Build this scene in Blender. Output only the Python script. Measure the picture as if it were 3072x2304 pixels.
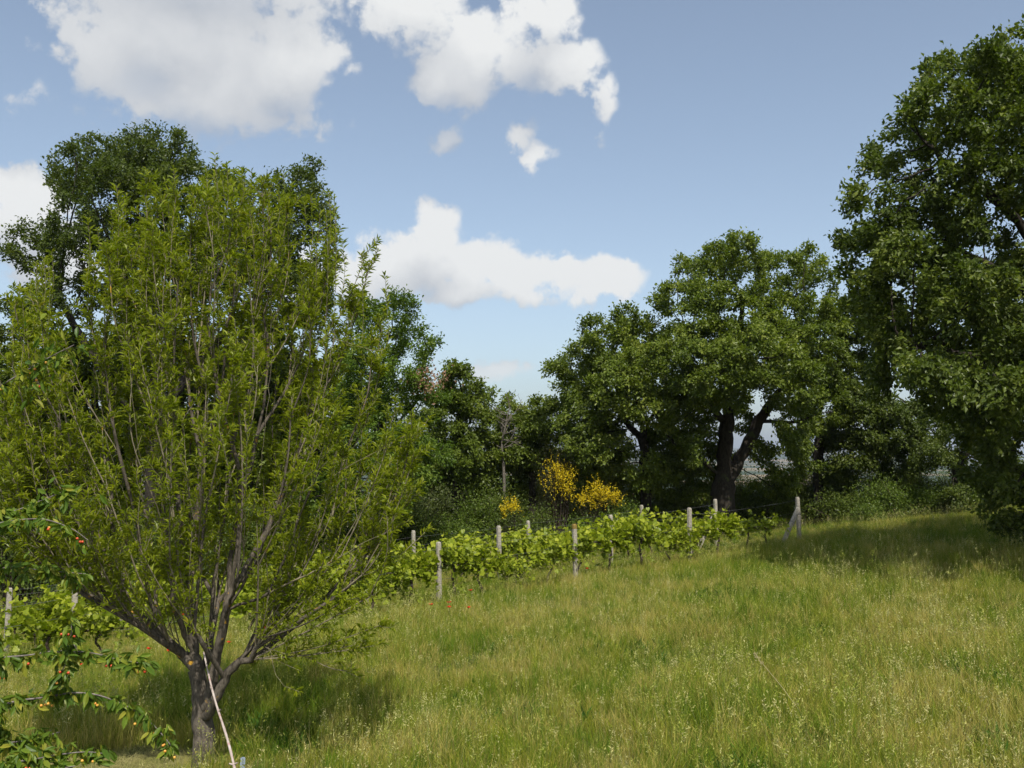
import bpy, math, random
import numpy as np
from mathutils import Vector

# ------------------------------------------------------------------ scene, camera, sky, sun, exposure
for o in list(bpy.data.objects):
    bpy.data.objects.remove(o)
SC = bpy.context.scene
COL = SC.collection
R = math.radians
F = 1005.0                      # focal length in pixels of a 1024 px wide frame
CAMZ = 4.0                      # eye height: an upstairs terrace
PITCH = R(4.2)

cam = bpy.data.cameras.new('camera')
cam_o = bpy.data.objects.new('camera', cam)
COL.objects.link(cam_o)
cam_o.location = (0, 0, CAMZ)
cam_o.rotation_euler = (R(90) + PITCH, 0, 0)
cam.sensor_width = 36.0
cam.lens = 36.0 * F / 1024.0
cam.clip_start = 0.1
cam.clip_end = 60000
SC.camera = cam_o

SUN_AZ = R(167.0)               # from +Y clockwise: behind the camera, a little to the right
SUN_EL = R(55.0)
sun_dir = Vector((math.sin(SUN_AZ) * math.cos(SUN_EL), math.cos(SUN_AZ) * math.cos(SUN_EL), math.sin(SUN_EL)))
sl = bpy.data.lights.new('sun', 'SUN')
sl.energy = 3.6
sl.angle = R(0.53)
sl.color = (1.0, 0.95, 0.86)
so = bpy.data.objects.new('sun', sl)
COL.objects.link(so)
so.rotation_euler = sun_dir.to_track_quat('Z', 'Y').to_euler()

SC.view_settings.view_transform = 'Standard'
SC.view_settings.look = 'None'
SC.view_settings.exposure = 0.6
SC.view_settings.gamma = 1.0
SC.view_settings.use_curve_mapping = False
SC.render.engine = 'CYCLES'
SC.cycles.use_denoising = True
SC.cycles.adaptive_threshold = 0.02
SC.cycles.max_bounces = 4
SC.cycles.diffuse_bounces = 2
SC.cycles.glossy_bounces = 2
SC.cycles.transmission_bounces = 3
SC.cycles.transparent_max_bounces = 4
SC.cycles.volume_bounces = 0
SC.cycles.caustics_reflective = False
SC.cycles.caustics_refractive = False


def az_el(px, py):
    """direction of a point of the photograph (3072 px wide) as azimuth, elevation in degrees"""
    u = (px / 3 - 512) / F
    v = (384 - py / 3) / F
    d = Vector((u, math.cos(PITCH) - v * math.sin(PITCH), math.sin(PITCH) + v * math.cos(PITCH))).normalized()
    return math.degrees(math.atan2(d.x, d.y)), math.degrees(math.asin(d.z))


def build_world():
    w = bpy.data.worlds.new('World')
    SC.world = w
    w.use_nodes = True
    nt = w.node_tree
    nt.nodes.clear()
    L = nt.links.new

    def N(tree, t, **kw):
        n = tree.nodes.new(t)
        for k, v in kw.items():
            setattr(n, k, v)
        return n

    # cumulus: centre and half-size of each lump in photograph pixels
    lumps = [
        # big cloud upper left
        (540, 60, 400, 230, 1), (330, 170, 150, 170, .8), (860, 160, 240, 190, 1), (640, 250, 430, 190, 1),
        (800, 350, 280, 90, .6), (600, -160, 480, 200, 1), (420, 330, 220, 90, .55),
        # broken cloud upper middle
        (1260, 40, 180, 150, .8), (1430, 130, 240, 130, .85), (1640, 60, 120, 140, .85), (1680, 190, 170, 100, .85),
        (1790, 300, 66, 120, .8), (1310, 220, 120, 100, .8), (1400, 280, 95, 75, .8),
        (1625, 455, 75, 50, .55), (1560, 400, 80, 45, .5), (1360, 435, 60, 35, .36),
        # low cumulus in the middle
        (1300, 700, 105, 100, 1), (1230, 790, 210, 110, 1), (1440, 800, 170, 90, 1),
        (1620, 835, 150, 75, .9), (1690, 815, 70, 60, 1), (1840, 825, 125, 70, 1), (1400, 870, 450, 70, .7),
        (1030, 850, 180, 120, .9),
        # cloud at the left edge
        (40, 590, 110, 100, 1), (140, 580, 90, 95, 1), (110, 740, 220, 180, 1), (-200, 660, 240, 190, 1),
        # wisps
        (110, 250, 60, 80, .3), (1500, 1110, 200, 30, .3),
    ]
    ell = []
    for (x, y, rx, ry, h) in lumps:
        a0, e0 = az_el(x, y)
        a1, _ = az_el(x + rx, y)
        _, e1 = az_el(x, y - ry)
        ell.append((a0, e0, abs(a1 - a0), abs(e1 - e0), h))
    rnd = random.Random(5)          # the same kind of fair-weather cumulus all round the rest of the sky
    for k in range(12):
        a = 50 + 260 * (k + rnd.random()) / 12
        e = rnd.uniform(8, 45)
        ell.append((a if a < 180 else a - 360, e, rnd.uniform(8, 14) * (1 + e / 60), rnd.uniform(3.5, 7), 1))

    # the lumps as one node group: smooth union of ellipses on the azimuth-elevation plane
    g = bpy.data.node_groups.new('cloud_lumps', 'ShaderNodeTree')
    g.interface.new_socket('P', in_out='INPUT', socket_type='NodeSocketVector')
    g.interface.new_socket('S', in_out='OUTPUT', socket_type='NodeSocketFloat')
    gi = N(g, 'NodeGroupInput')
    go = N(g, 'NodeGroupOutput')
    GL = g.links.new
    last = None
    for (a, e, ra, re, hh) in ell:
        m = N(g, 'ShaderNodeVectorMath', operation='MULTIPLY_ADD')
        GL(gi.outputs['P'], m.inputs[0])
        m.inputs[1].default_value = (1 / ra, 1 / re, 0)
        m.inputs[2].default_value = (-a / ra, -e / re, 0)
        ln = N(g, 'ShaderNodeVectorMath', operation='LENGTH')
        GL(m.outputs[0], ln.inputs[0])
        s = N(g, 'ShaderNodeMath', operation='MULTIPLY_ADD')
        s.inputs[1].default_value = -hh
        s.inputs[2].default_value = hh
        GL(ln.outputs['Value'], s.inputs[0])
        if last is None:
            last = s
        else:
            mx = N(g, 'ShaderNodeMath', operation='SMOOTH_MAX')
            mx.inputs[2].default_value = 0.6
            GL(last.outputs[0], mx.inputs[0])
            GL(s.outputs[0], mx.inputs[1])
            last = mx
    GL(last.outputs[0], go.inputs['S'])

    tc = N(nt, 'ShaderNodeTexCoord')
    sep = N(nt, 'ShaderNodeSeparateXYZ')
    L(tc.outputs['Generated'], sep.inputs[0])
    at = N(nt, 'ShaderNodeMath', operation='ARCTAN2')
    L(sep.outputs['X'], at.inputs[0])
    L(sep.outputs['Y'], at.inputs[1])
    asn = N(nt, 'ShaderNodeMath', operation='ARCSINE')
    L(sep.outputs['Z'], asn.inputs[0])
    cb = N(nt, 'ShaderNodeCombineXYZ')
    L(at.outputs[0], cb.inputs[0])
    L(asn.outputs[0], cb.inputs[1])
    deg = N(nt, 'ShaderNodeVectorMath', operation='SCALE')
    deg.inputs['Scale'].default_value = 180 / math.pi
    L(cb.outputs[0], deg.inputs[0])
    fb = N(nt, 'ShaderNodeTexNoise', noise_dimensions='3D')
    fb.inputs['Scale'].default_value = 20.0
    fb.inputs['Detail'].default_value = 8.0
    fb.inputs['Roughness'].default_value = 0.60
    L(tc.outputs['Generated'], fb.inputs['Vector'])
    dw = N(nt, 'ShaderNodeVectorMath', operation='MULTIPLY_ADD')      # puffs: rounded cells, bent by the noise
    dw.inputs[1].default_value = (.06, .06, .06)
    L(fb.outputs['Color'], dw.inputs[0])
    L(tc.outputs['Generated'], dw.inputs[2])
    vo = N(nt, 'ShaderNodeTexVoronoi', voronoi_dimensions='3D', feature='F1')
    vo.inputs['Scale'].default_value = 34.0
    vo.inputs['Detail'].default_value = 1.0
    vo.inputs['Roughness'].default_value = 0.5
    vo.normalize = True
    L(dw.outputs[0], vo.inputs['Vector'])
    wv2 = N(nt, 'ShaderNodeVectorMath', operation='ADD')
    wv2.inputs[1].default_value = (-1.2, -1.2, 0)
    L(deg.outputs[0], wv2.inputs[0])
    wv = N(nt, 'ShaderNodeVectorMath', operation='MULTIPLY_ADD')
    wv.inputs[1].default_value = (2.4, 2.4, 0)
    L(fb.outputs['Color'], wv.inputs[0])
    L(wv2.outputs[0], wv.inputs[2])

    def lump_field(da, de):
        n = N(nt, 'ShaderNodeGroup')
        n.node_tree = g
        p = N(nt, 'ShaderNodeVectorMath', operation='ADD')
        p.inputs[1].default_value = (da, de, 0)
        L(wv.outputs[0], p.inputs[0])
        L(p.outputs[0], n.inputs['P'])
        return n.outputs['S']

    s0 = lump_field(0, 0)
    s1 = lump_field(0.5, 3.0)       # a little way towards the light

    def mrange(src, a, b, c, d, smooth=True):
        n = N(nt, 'ShaderNodeMapRange')
        n.interpolation_type = 'SMOOTHSTEP' if smooth else 'LINEAR'
        n.inputs['From Min'].default_value = a
        n.inputs['From Max'].default_value = b
        n.inputs['To Min'].default_value = c
        n.inputs['To Max'].default_value = d
        L(src, n.inputs['Value'])
        return n.outputs['Result']

    def math_(op, a, b):
        n = N(nt, 'ShaderNodeMath', operation=op)
        for i, s in enumerate((a, b)):
            if isinstance(s, (int, float)):
                n.inputs[i].default_value = s
            else:
                L(s, n.inputs[i])
        return n.outputs[0]

    puff = math_('MULTIPLY_ADD', vo.outputs['Distance'], -1.0)
    puff.node.inputs[2].default_value = 0.50
    nz = math_('MULTIPLY_ADD', fb.outputs['Fac'], 1.5)
    nz.node.inputs[2].default_value = -1.00
    body = N(nt, 'ShaderNodeClamp')
    body.inputs['Min'].default_value = -2.0
    body.inputs['Max'].default_value = 0.9
    L(s0, body.inputs['Value'])
    f0 = math_('ADD', body.outputs[0], math_('ADD', puff, nz))
    mask = mrange(f0, 0.0, 0.33, 0.0, 1.0)
    thick = mrange(s0, 0.3, 1.4, 0.0, 1.0)
    d2 = math_('SUBTRACT', s0, s1)
    lit = math_('ADD', math_('MULTIPLY', math_('ADD', puff, nz), 0.22), math_('MULTIPLY', d2, 0.60))
    lit = math_('SUBTRACT', lit, math_('MULTIPLY', thick, 0.36))
    lit = mrange(lit, -0.36, 0.34, 0.0, 1.0, False)
    mask = math_('MULTIPLY', mask, mrange(d2, -0.75, 0.0, 0.45, 1.0))   # bases melt into the air
    ccol = N(nt, 'ShaderNodeMix', data_type='RGBA')
    K = 10.0
    ccol.inputs[6].default_value = (0.315 * K, 0.335 * K, 0.37 * K, 1)
    ccol.inputs[7].default_value = (0.585 * K, 0.59 * K, 0.585 * K, 1)
    L(lit, ccol.inputs[0])

    sky = N(nt, 'ShaderNodeTexSky', sky_type='NISHITA')
    sky.sun_disc = False
    sky.sun_elevation = SUN_EL
    sky.sun_rotation = SUN_AZ
    sky.altitude = 400
    sky.air_density = 0.9
    sky.dust_density = 2.2
    sky.ozone_density = 1.0
    skyc = N(nt, 'ShaderNodeHueSaturation')
    skyc.inputs['Saturation'].default_value = 0.80
    skyc.inputs['Value'].default_value = 1.12
    L(sky.outputs[0], skyc.inputs['Color'])
    mix = N(nt, 'ShaderNodeMix', data_type='RGBA')
    fade = mrange(sep.outputs['Z'], 0.0, 0.14, 0.35, 0.97)   # low clouds sink into the air
    L(math_('MULTIPLY', mask, fade), mix.inputs[0])
    tint = N(nt, 'ShaderNodeMix', data_type='RGBA', blend_type='MULTIPLY')
    tint.inputs[0].default_value = 1.0
    tint.inputs[7].default_value = (0.965, 0.995, 0.97, 1)
    L(skyc.outputs[0], tint.inputs[6])
    L(tint.outputs[2], mix.inputs[6])
    L(ccol.outputs[2], mix.inputs[7])
    bg = N(nt, 'ShaderNodeBackground')
    bg.inputs['Strength'].default_value = 0.10
    L(mix.outputs[2], bg.inputs['Color'])
    out = N(nt, 'ShaderNodeOutputWorld')
    L(bg.outputs[0], out.inputs['Surface'])
    w.cycles.sampling_method = 'MANUAL'
    w.cycles.sample_map_resolution = 512


build_world()


# ------------------------------------------------------------------ helpers
def at(px, py, Y):
    """world point at distance Y along the line of sight of photograph pixel (1024 px wide)"""
    u = (px - 512) / F
    v = (384 - py) / F
    dy = math.cos(PITCH) - v * math.sin(PITCH)
    dz = math.sin(PITCH) + v * math.cos(PITCH)
    return np.array((u / dy * Y, Y, CAMZ + dz / dy * Y))


def at2(px, py, Y):
    return at(px * 1024 / 2212, py * 1024 / 2212, Y)


def tag(o, label=None, cat=None, group=None, kind=None):
    if label: o['label'] = label
    if cat: o['category'] = cat
    if group: o['group'] = group
    if kind: o['kind'] = kind
    return o


def empty(name, loc, rz=0.0):
    o = bpy.data.objects.new(name, None)
    o.empty_display_size = 0.2
    o.location = loc
    o.rotation_euler = (0, 0, rz)
    COL.objects.link(o)
    return o


def mesh_np(name, V, faces, mat, smooth=False, attrs=None):
    """faces: list of (n,k) integer arrays"""
    if not isinstance(faces, (list, tuple)):
        faces = [faces]
    faces = [np.asarray(f, dtype=np.int32) for f in faces if len(f)]
    me = bpy.data.meshes.new(name)
    V = np.ascontiguousarray(V, dtype=np.float32)
    me.vertices.add(len(V))
    me.vertices.foreach_set('co', V.ravel())
    nl = sum(f.size for f in faces)
    npoly = sum(len(f) for f in faces)
    me.loops.add(nl)
    me.loops.foreach_set('vertex_index', np.concatenate([f.ravel() for f in faces]))
    me.polygons.add(npoly)
    tot = np.concatenate([np.full(len(f), f.shape[1], dtype=np.int32) for f in faces])
    start = np.concatenate(([0], np.cumsum(tot)[:-1])).astype(np.int32)
    me.polygons.foreach_set('loop_start', start)
    me.polygons.foreach_set('loop_total', tot)
    me.polygons.foreach_set('use_smooth', np.full(npoly, smooth, dtype=bool))
    for k, a in (attrs or {}).items():
        at_ = me.attributes.new(k, 'FLOAT', 'POINT')
        at_.data.foreach_set('value', np.ascontiguousarray(a, dtype=np.float32))
    me.update(calc_edges=True)
    if mat: me.materials.append(mat)
    return me


def obj(name, me, parent=None, loc=(0, 0, 0)):
    o = bpy.data.objects.new(name, me)
    o.location = loc
    COL.objects.link(o)
    if parent: o.parent = parent
    return o


def unit(a):
    return a / np.maximum(np.linalg.norm(a, axis=-1, keepdims=True), 1e-9)


def tube_arrays(chains):
    """chains: list of (pts (n,3), radii (n,), sides) -> V, [quads]"""
    Vs, Fs = [], []
    base = 0
    for pts, rad, k in chains:
        pts = np.asarray(pts, float)
        rad = np.asarray(rad, float)
        n = len(pts)
        if n < 2: continue
        t = np.gradient(pts, axis=0)
        t = unit(t)
        mean = np.abs(t.mean(axis=0))
        ref = np.zeros(3)
        ref[np.argmin(mean)] = 1
        a = unit(np.cross(t, ref))
        b = np.cross(t, a)
        ang = np.arange(k) * 2 * math.pi / k
        ring = pts[:, None, :] + rad[:, None, None] * (np.cos(ang)[None, :, None] * a[:, None, :] + np.sin(ang)[None, :, None] * b[:, None, :])
        Vs.append(ring.reshape(-1, 3))
        i = np.arange(n - 1)[:, None] * k
        j = np.arange(k)[None, :]
        j2 = (j + 1) % k
        q = np.stack([i + j, i + j2, i + k + j2, i + k + j], axis=-1).reshape(-1, 4) + base
        Fs.append(q)
        base += n * k
    return np.concatenate(Vs), [np.concatenate(Fs)]


def smooth_path(P, n):
    """Catmull-Rom through control points"""
    P = np.asarray(P, float)
    Q = np.vstack([2 * P[0] - P[1], P, 2 * P[-1] - P[-2]])
    out = []
    m = len(P) - 1
    for s in np.linspace(0, m - 1e-6, n):
        i = int(s)
        t = s - i
        p0, p1, p2, p3 = Q[i:i + 4]
        out.append(0.5 * (2 * p1 + (p2 - p0) * t + (2 * p0 - 5 * p1 + 4 * p2 - p3) * t * t + (3 * p1 - p0 - 3 * p2 + p3) * t ** 3))
    return np.array(out)


# leaf templates: along, across, up
T_OVAL = (np.array([(0, 0, 0), (.5, .5, .10), (1, 0, -.12), (.5, -.5, .10)]), np.array([(0, 1, 2), (0, 2, 3)]))
T_OAK = (np.array([(0, 0, 0), (.38, .26, .05), (.72, .5, .05), (1, 0, -.12), (.72, -.5, .05), (.38, -.26, .05)]),
         np.array([(0, 1, 5), (1, 2, 3), (1, 3, 5), (5, 3, 4)]))
T_LANCE = (np.array([(0, 0, 0), (.3, .46, .02), (.3, -.46, .02), (.68, .40, -.07), (.68, -.40, -.07), (1, 0, -.27)]),
           np.array([(0, 2, 1), (1, 2, 4), (1, 4, 3), (3, 4, 5)]))
T_VINE = (np.array([(.10, 0, 0), (-.05, .34, .04), (.30, .52, -.03), (.62, .38, -.02), (1, 0, -.12), (.62, -.38, -.02), (.30, -.52, -.03), (-.05, -.34, .04)]),
          np.array([(0, 2, 1), (0, 3, 2), (0, 4, 3), (0, 5, 4), (0, 6, 5), (0, 7, 6)]))


def leaves(name, tmpl, pos, dirs, nrm, length, width, mat, tint):
    TV, TF = tmpl
    n = len(pos)
    d = unit(dirs)
    s = unit(np.cross(nrm, d))
    u = np.cross(d, s)
    length = np.broadcast_to(length, (n,))
    width = np.broadcast_to(width, (n,))
    V = pos[:, None, :] + TV[None, :, 0, None] * (length[:, None, None] * d[:, None, :]) \
        + TV[None, :, 1, None] * (width[:, None, None] * s[:, None, :]) + TV[None, :, 2, None] * (length[:, None, None] * u[:, None, :])
    m = len(TV)
    Fc = (TF[None] + (np.arange(n) * m)[:, None, None]).reshape(-1, 3)
    return mesh_np(name, V.reshape(-1, 3), [Fc], mat, False, {'tint': np.repeat(tint, m)})


def grow(rng, seeds, parents, attr, step, d_inf, d_kill, iters, trop=(0, 0, 0.0)):
    """space colonisation; returns node positions and parent indices"""
    pos = [np.asarray(p, float) for p in seeds]
    par = list(parents)
    A = np.asarray(attr, float)
    alive = np.ones(len(A), bool)
    P = np.array(pos)
    near = np.zeros(len(A), int)
    dist = np.full(len(A), 1e9)
    for i in range(0, len(P)):
        d = np.linalg.norm(A - P[i], axis=1)
        m = d < dist
        dist[m] = d[m]
        near[m] = i
    trop = np.asarray(trop, float)
    done = {}
    for it in range(iters):
        act = alive & (dist < d_inf)
        if not act.any():
            d_inf *= 1.4
            if not alive.any() or d_inf > 60: break
            continue
        idx = np.where(act)[0]
        nn = near[idx]
        v = unit(A[idx] - P[nn])
        u, inv = np.unique(nn, return_inverse=True)
        acc = np.zeros((len(u), 3))
        np.add.at(acc, inv, v)
        dirn = unit(unit(acc) + trop + rng.normal(0, 0.12, (len(u), 3)))
        new = P[u] + dirn * step
        keep = []
        for k in range(len(u)):
            c = done.get(int(u[k]), 0)
            if c < 4:
                keep.append(k)
                done[int(u[k])] = c + 1
        full = [int(u[k]) for k in range(len(u)) if k not in set(keep)]
        if full:                       # give up points whose nearest node cannot branch further
            alive[np.isin(near, full)] = False
        if not keep: continue
        n0 = len(P)
        newp = new[keep]
        P = np.vstack([P, newp])
        par.extend(int(x) for x in u[keep])
        ai = np.where(alive)[0]
        D = np.linalg.norm(A[ai][:, None, :] - newp[None], axis=2)
        k = D.argmin(axis=1)
        dm = D[np.arange(len(ai)), k]
        m = dm < dist[ai]
        dist[ai[m]] = dm[m]
        near[ai[m]] = n0 + k[m]
        alive &= ~(dist < d_kill)
        # points that keep being chased without success
        if not alive.any(): break
    return P, np.array(par)


def pipe(P, par, r_base, r_tip):
    n = len(P)
    ch = [[] for _ in range(n)]
    for i in range(n):
        if par[i] >= 0: ch[par[i]].append(i)
    cnt = np.zeros(n)
    for i in range(n - 1, -1, -1):
        if not ch[i]: cnt[i] = 1
        if par[i] >= 0: cnt[par[i]] += cnt[i]
    e = math.log(max(r_base / r_tip, 2)) / math.log(max(cnt[0], 2))
    return r_tip * cnt ** e, ch, cnt


def chains_of(P, par, rad, ch, cnt, flare=1.0, rmin=0.0):
    out = []
    stack = [(0, -1)]
    while stack:
        s, fr = stack.pop()
        idx = [] if fr < 0 else [fr]
        i = s
        while True:
            idx.append(i)
            c = ch[i]
            if not c: break
            b = max(c, key=lambda q: cnt[q])
            for q in c:
                if q != b: stack.append((q, i))
            i = b
        r = rad[idx].copy()
        if fr >= 0: r[0] = min(rad[fr], r[1] * 1.15)
        if r.max() < rmin: continue
        k = 9 if r.max() > .09 else 6 if r.max() > .035 else 4 if r.max() > .015 else 3
        out.append((P[idx], r, k))
    return out


# ------------------------------------------------------------------ materials
MATS = {}


def new_mat(name):
    m = bpy.data.materials.new(name)
    m.use_nodes = True
    nt = m.node_tree
    nt.nodes.clear()
    MATS[name] = m
    return m, nt


def leaf_mat(name, cols, trans=0.35, gloss=0.25, tcol=(1.35, 1.5, 0.55)):
    """cols: [(stop, rgb)...] over the per-leaf tint"""
    m, nt = new_mat(name)
    L = nt.links.new
    a = nt.nodes.new('ShaderNodeAttribute')
    a.attribute_name = 'tint'
    r = nt.nodes.new('ShaderNodeValToRGB')
    el = r.color_ramp.elements
    while len(el) < len(cols): el.new(0.5)
    for e, (s, c) in zip(el, cols):
        e.position = s
        e.color = (*c, 1)
    L(a.outputs['Fac'], r.inputs[0])
    p = nt.nodes.new('ShaderNodeBsdfPrincipled')
    p.inputs['Roughness'].default_value = 0.42
    p.inputs['Specular IOR Level'].default_value = gloss
    L(r.outputs[0], p.inputs['Base Color'])
    t = nt.nodes.new('ShaderNodeBsdfTranslucent')
    mu = nt.nodes.new('ShaderNodeMix')
    mu.data_type = 'RGBA'
    mu.blend_type = 'MULTIPLY'
    mu.inputs[0].default_value = 1.0
    mu.inputs[7].default_value = (*tcol, 1)
    L(r.outputs[0], mu.inputs[6])
    L(mu.outputs[2], t.inputs['Color'])
    mx = nt.nodes.new('ShaderNodeMixShader')
    mx.inputs[0].default_value = trans
    L(p.outputs[0], mx.inputs[1])
    L(t.outputs[0], mx.inputs[2])
    o = nt.nodes.new('ShaderNodeOutputMaterial')
    L(mx.outputs[0], o.inputs['Surface'])
    return m


def rough_mat(name, c1, c2, scale=8.0, c3=None, c3_amt=0.6, c3_scale=5.0, bump=0.4, rough=0.9, stretch=(1, 1, 1), spec=0.2):
    """two mixed tones, an optional third in blotches, relief"""
    m, nt = new_mat(name)
    L = nt.links.new
    tc = nt.nodes.new('ShaderNodeTexCoord')
    mp = nt.nodes.new('ShaderNodeMapping')
    mp.inputs['Scale'].default_value = stretch
    L(tc.outputs['Object'], mp.inputs[0])
    n = nt.nodes.new('ShaderNodeTexNoise')
    n.inputs['Scale'].default_value = scale
    n.inputs['Detail'].default_value = 6
    n.inputs['Roughness'].default_value = 0.65
    L(mp.outputs[0], n.inputs['Vector'])
    r = nt.nodes.new('ShaderNodeValToRGB')
    r.color_ramp.elements[0].position = 0.35
    r.color_ramp.elements[0].color = (*c1, 1)
    r.color_ramp.elements[1].position = 0.68
    r.color_ramp.elements[1].color = (*c2, 1)
    L(n.outputs['Fac'], r.inputs[0])
    col = r.outputs[0]
    if c3:
        n2 = nt.nodes.new('ShaderNodeTexNoise')
        n2.inputs['Scale'].default_value = c3_scale
        n2.inputs['Detail'].default_value = 4
        L(tc.outputs['Object'], n2.inputs['Vector'])
        r2 = nt.nodes.new('ShaderNodeValToRGB')
        r2.color_ramp.elements[0].position = c3_amt
        r2.color_ramp.elements[0].color = (0, 0, 0, 1)
        r2.color_ramp.elements[1].position = c3_amt + 0.06
        r2.color_ramp.elements[1].color = (1, 1, 1, 1)
        L(n2.outputs['Fac'], r2.inputs[0])
        mx = nt.nodes.new('ShaderNodeMix')
        mx.data_type = 'RGBA'
        L(r2.outputs[0], mx.inputs[0])
        L(col, mx.inputs[6])
        mx.inputs[7].default_value = (*c3, 1)
        col = mx.outputs[2]
    p = nt.nodes.new('ShaderNodeBsdfPrincipled')
    p.inputs['Roughness'].default_value = rough
    p.inputs['Specular IOR Level'].default_value = spec
    L(col, p.inputs['Base Color'])
    b = nt.nodes.new('ShaderNodeBump')
    b.inputs['Strength'].default_value = bump
    b.inputs['Distance'].default_value = 0.03
    L(n.outputs['Fac'], b.inputs['Height'])
    L(b.outputs[0], p.inputs['Normal'])
    o = nt.nodes.new('ShaderNodeOutputMaterial')
    L(p.outputs[0], o.inputs['Surface'])
    return m


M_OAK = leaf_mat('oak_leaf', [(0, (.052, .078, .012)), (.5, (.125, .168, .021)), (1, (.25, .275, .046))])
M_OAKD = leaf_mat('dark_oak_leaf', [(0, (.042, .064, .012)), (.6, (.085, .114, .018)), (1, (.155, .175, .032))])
M_OAKR = leaf_mat('shade_painted_oak_leaf', [(0, (.040, .062, .011)), (.5, (.092, .126, .018)), (1, (.20, .225, .040))])  # oak leaf darkened: the right oak's shade is put into its colour
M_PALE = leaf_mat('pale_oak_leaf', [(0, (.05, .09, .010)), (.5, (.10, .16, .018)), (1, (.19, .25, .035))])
M_PEACH = leaf_mat('peach_leaf', [(0, (.092, .130, .006)), (.5, (.205, .252, .010)), (.85, (.30, .325, .018)), (1, (.32, .245, .035))], trans=.38, gloss=.4)
M_CHERRY = leaf_mat('cherry_leaf', [(0, (.055, .105, .010)), (.6, (.125, .185, .018)), (1, (.26, .25, .03))], trans=.3, gloss=.2)
M_VINE = leaf_mat('vine_leaf', [(0, (.09, .14, .010)), (.5, (.215, .265, .018)), (1, (.38, .40, .035))], trans=.4)
M_SHRUB = leaf_mat('shrub_leaf', [(0, (.052, .082, .014)), (.6, (.108, .148, .024)), (1, (.18, .21, .044))])
M_SHRUBB = leaf_mat('bright_shrub_leaf', [(0, (.055, .095, .013)), (.6, (.11, .16, .022)), (1, (.18, .22, .045))])
M_SHRUBG = leaf_mat('grey_shrub_leaf', [(0, (.055, .075, .02)), (.6, (.11, .135, .04)), (1, (.18, .20, .07))])
M_BROOM = leaf_mat('broom_twig_leaf', [(0, (.05, .05, .02)), (.6, (.07, .075, .025)), (1, (.10, .10, .04))], tcol=(1, 1, .6))
M_BLOOM = leaf_mat('broom_flower', [(0, (.48, .34, .005)), (.6, (.60, .46, .008)), (1, (.70, .57, .022))], trans=.25, tcol=(1, 1, .5))
M_DEAD = leaf_mat('withered_leaf', [(0, (.22, .12, .07)), (1, (.42, .27, .17))], tcol=(1, .8, .6))
M_BARK = rough_mat('oak_bark', (.016, .013, .010), (.05, .042, .032), 6, (.05, .06, .02), .62, 2.0, stretch=(3, 3, 1))
M_PBARK = rough_mat('peach_bark', (.05, .042, .032), (.16, .135, .105), 14, (.45, .25, .03), .655, 9.0, bump=.6, stretch=(2, 2, .7))
M_TWIG = rough_mat('peach_twig_bark', (.13, .11, .07), (.27, .235, .16), 20, (.5, .28, .03), .69, 6.0, bump=.1)
M_CBARK = rough_mat('cherry_bark', (.10, .085, .075), (.24, .21, .19), 25, bump=.2)
M_GREYW = rough_mat('dead_wood', (.09, .08, .065), (.18, .16, .13), 15, bump=.2)
M_VBARK = rough_mat('vine_bark', (.03, .022, .016), (.09, .07, .05), 30, bump=.5)
M_CONC = rough_mat('concrete', (.23, .205, .16), (.41, .375, .31), 22, (.20, .13, .03), .66, 7.0, bump=.35)
M_LICH = rough_mat('lichen_crust', (.16, .11, .03), (.27, .19, .05), 40, bump=.4)
M_WIRE = rough_mat('galvanised_wire', (.07, .07, .07), (.15, .155, .16), 60, bump=.0, rough=.55, spec=.5)
M_STEEL = rough_mat('grey_steel', (.20, .25, .30), (.30, .35, .40), 30, bump=.05, rough=.5, spec=.5)
M_POLE = rough_mat('peeling_pole', (.30, .23, .20), (.50, .44, .40), 9, (.36, .19, .17), .56, 5.0, bump=.2, stretch=(1, 1, .5))


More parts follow.
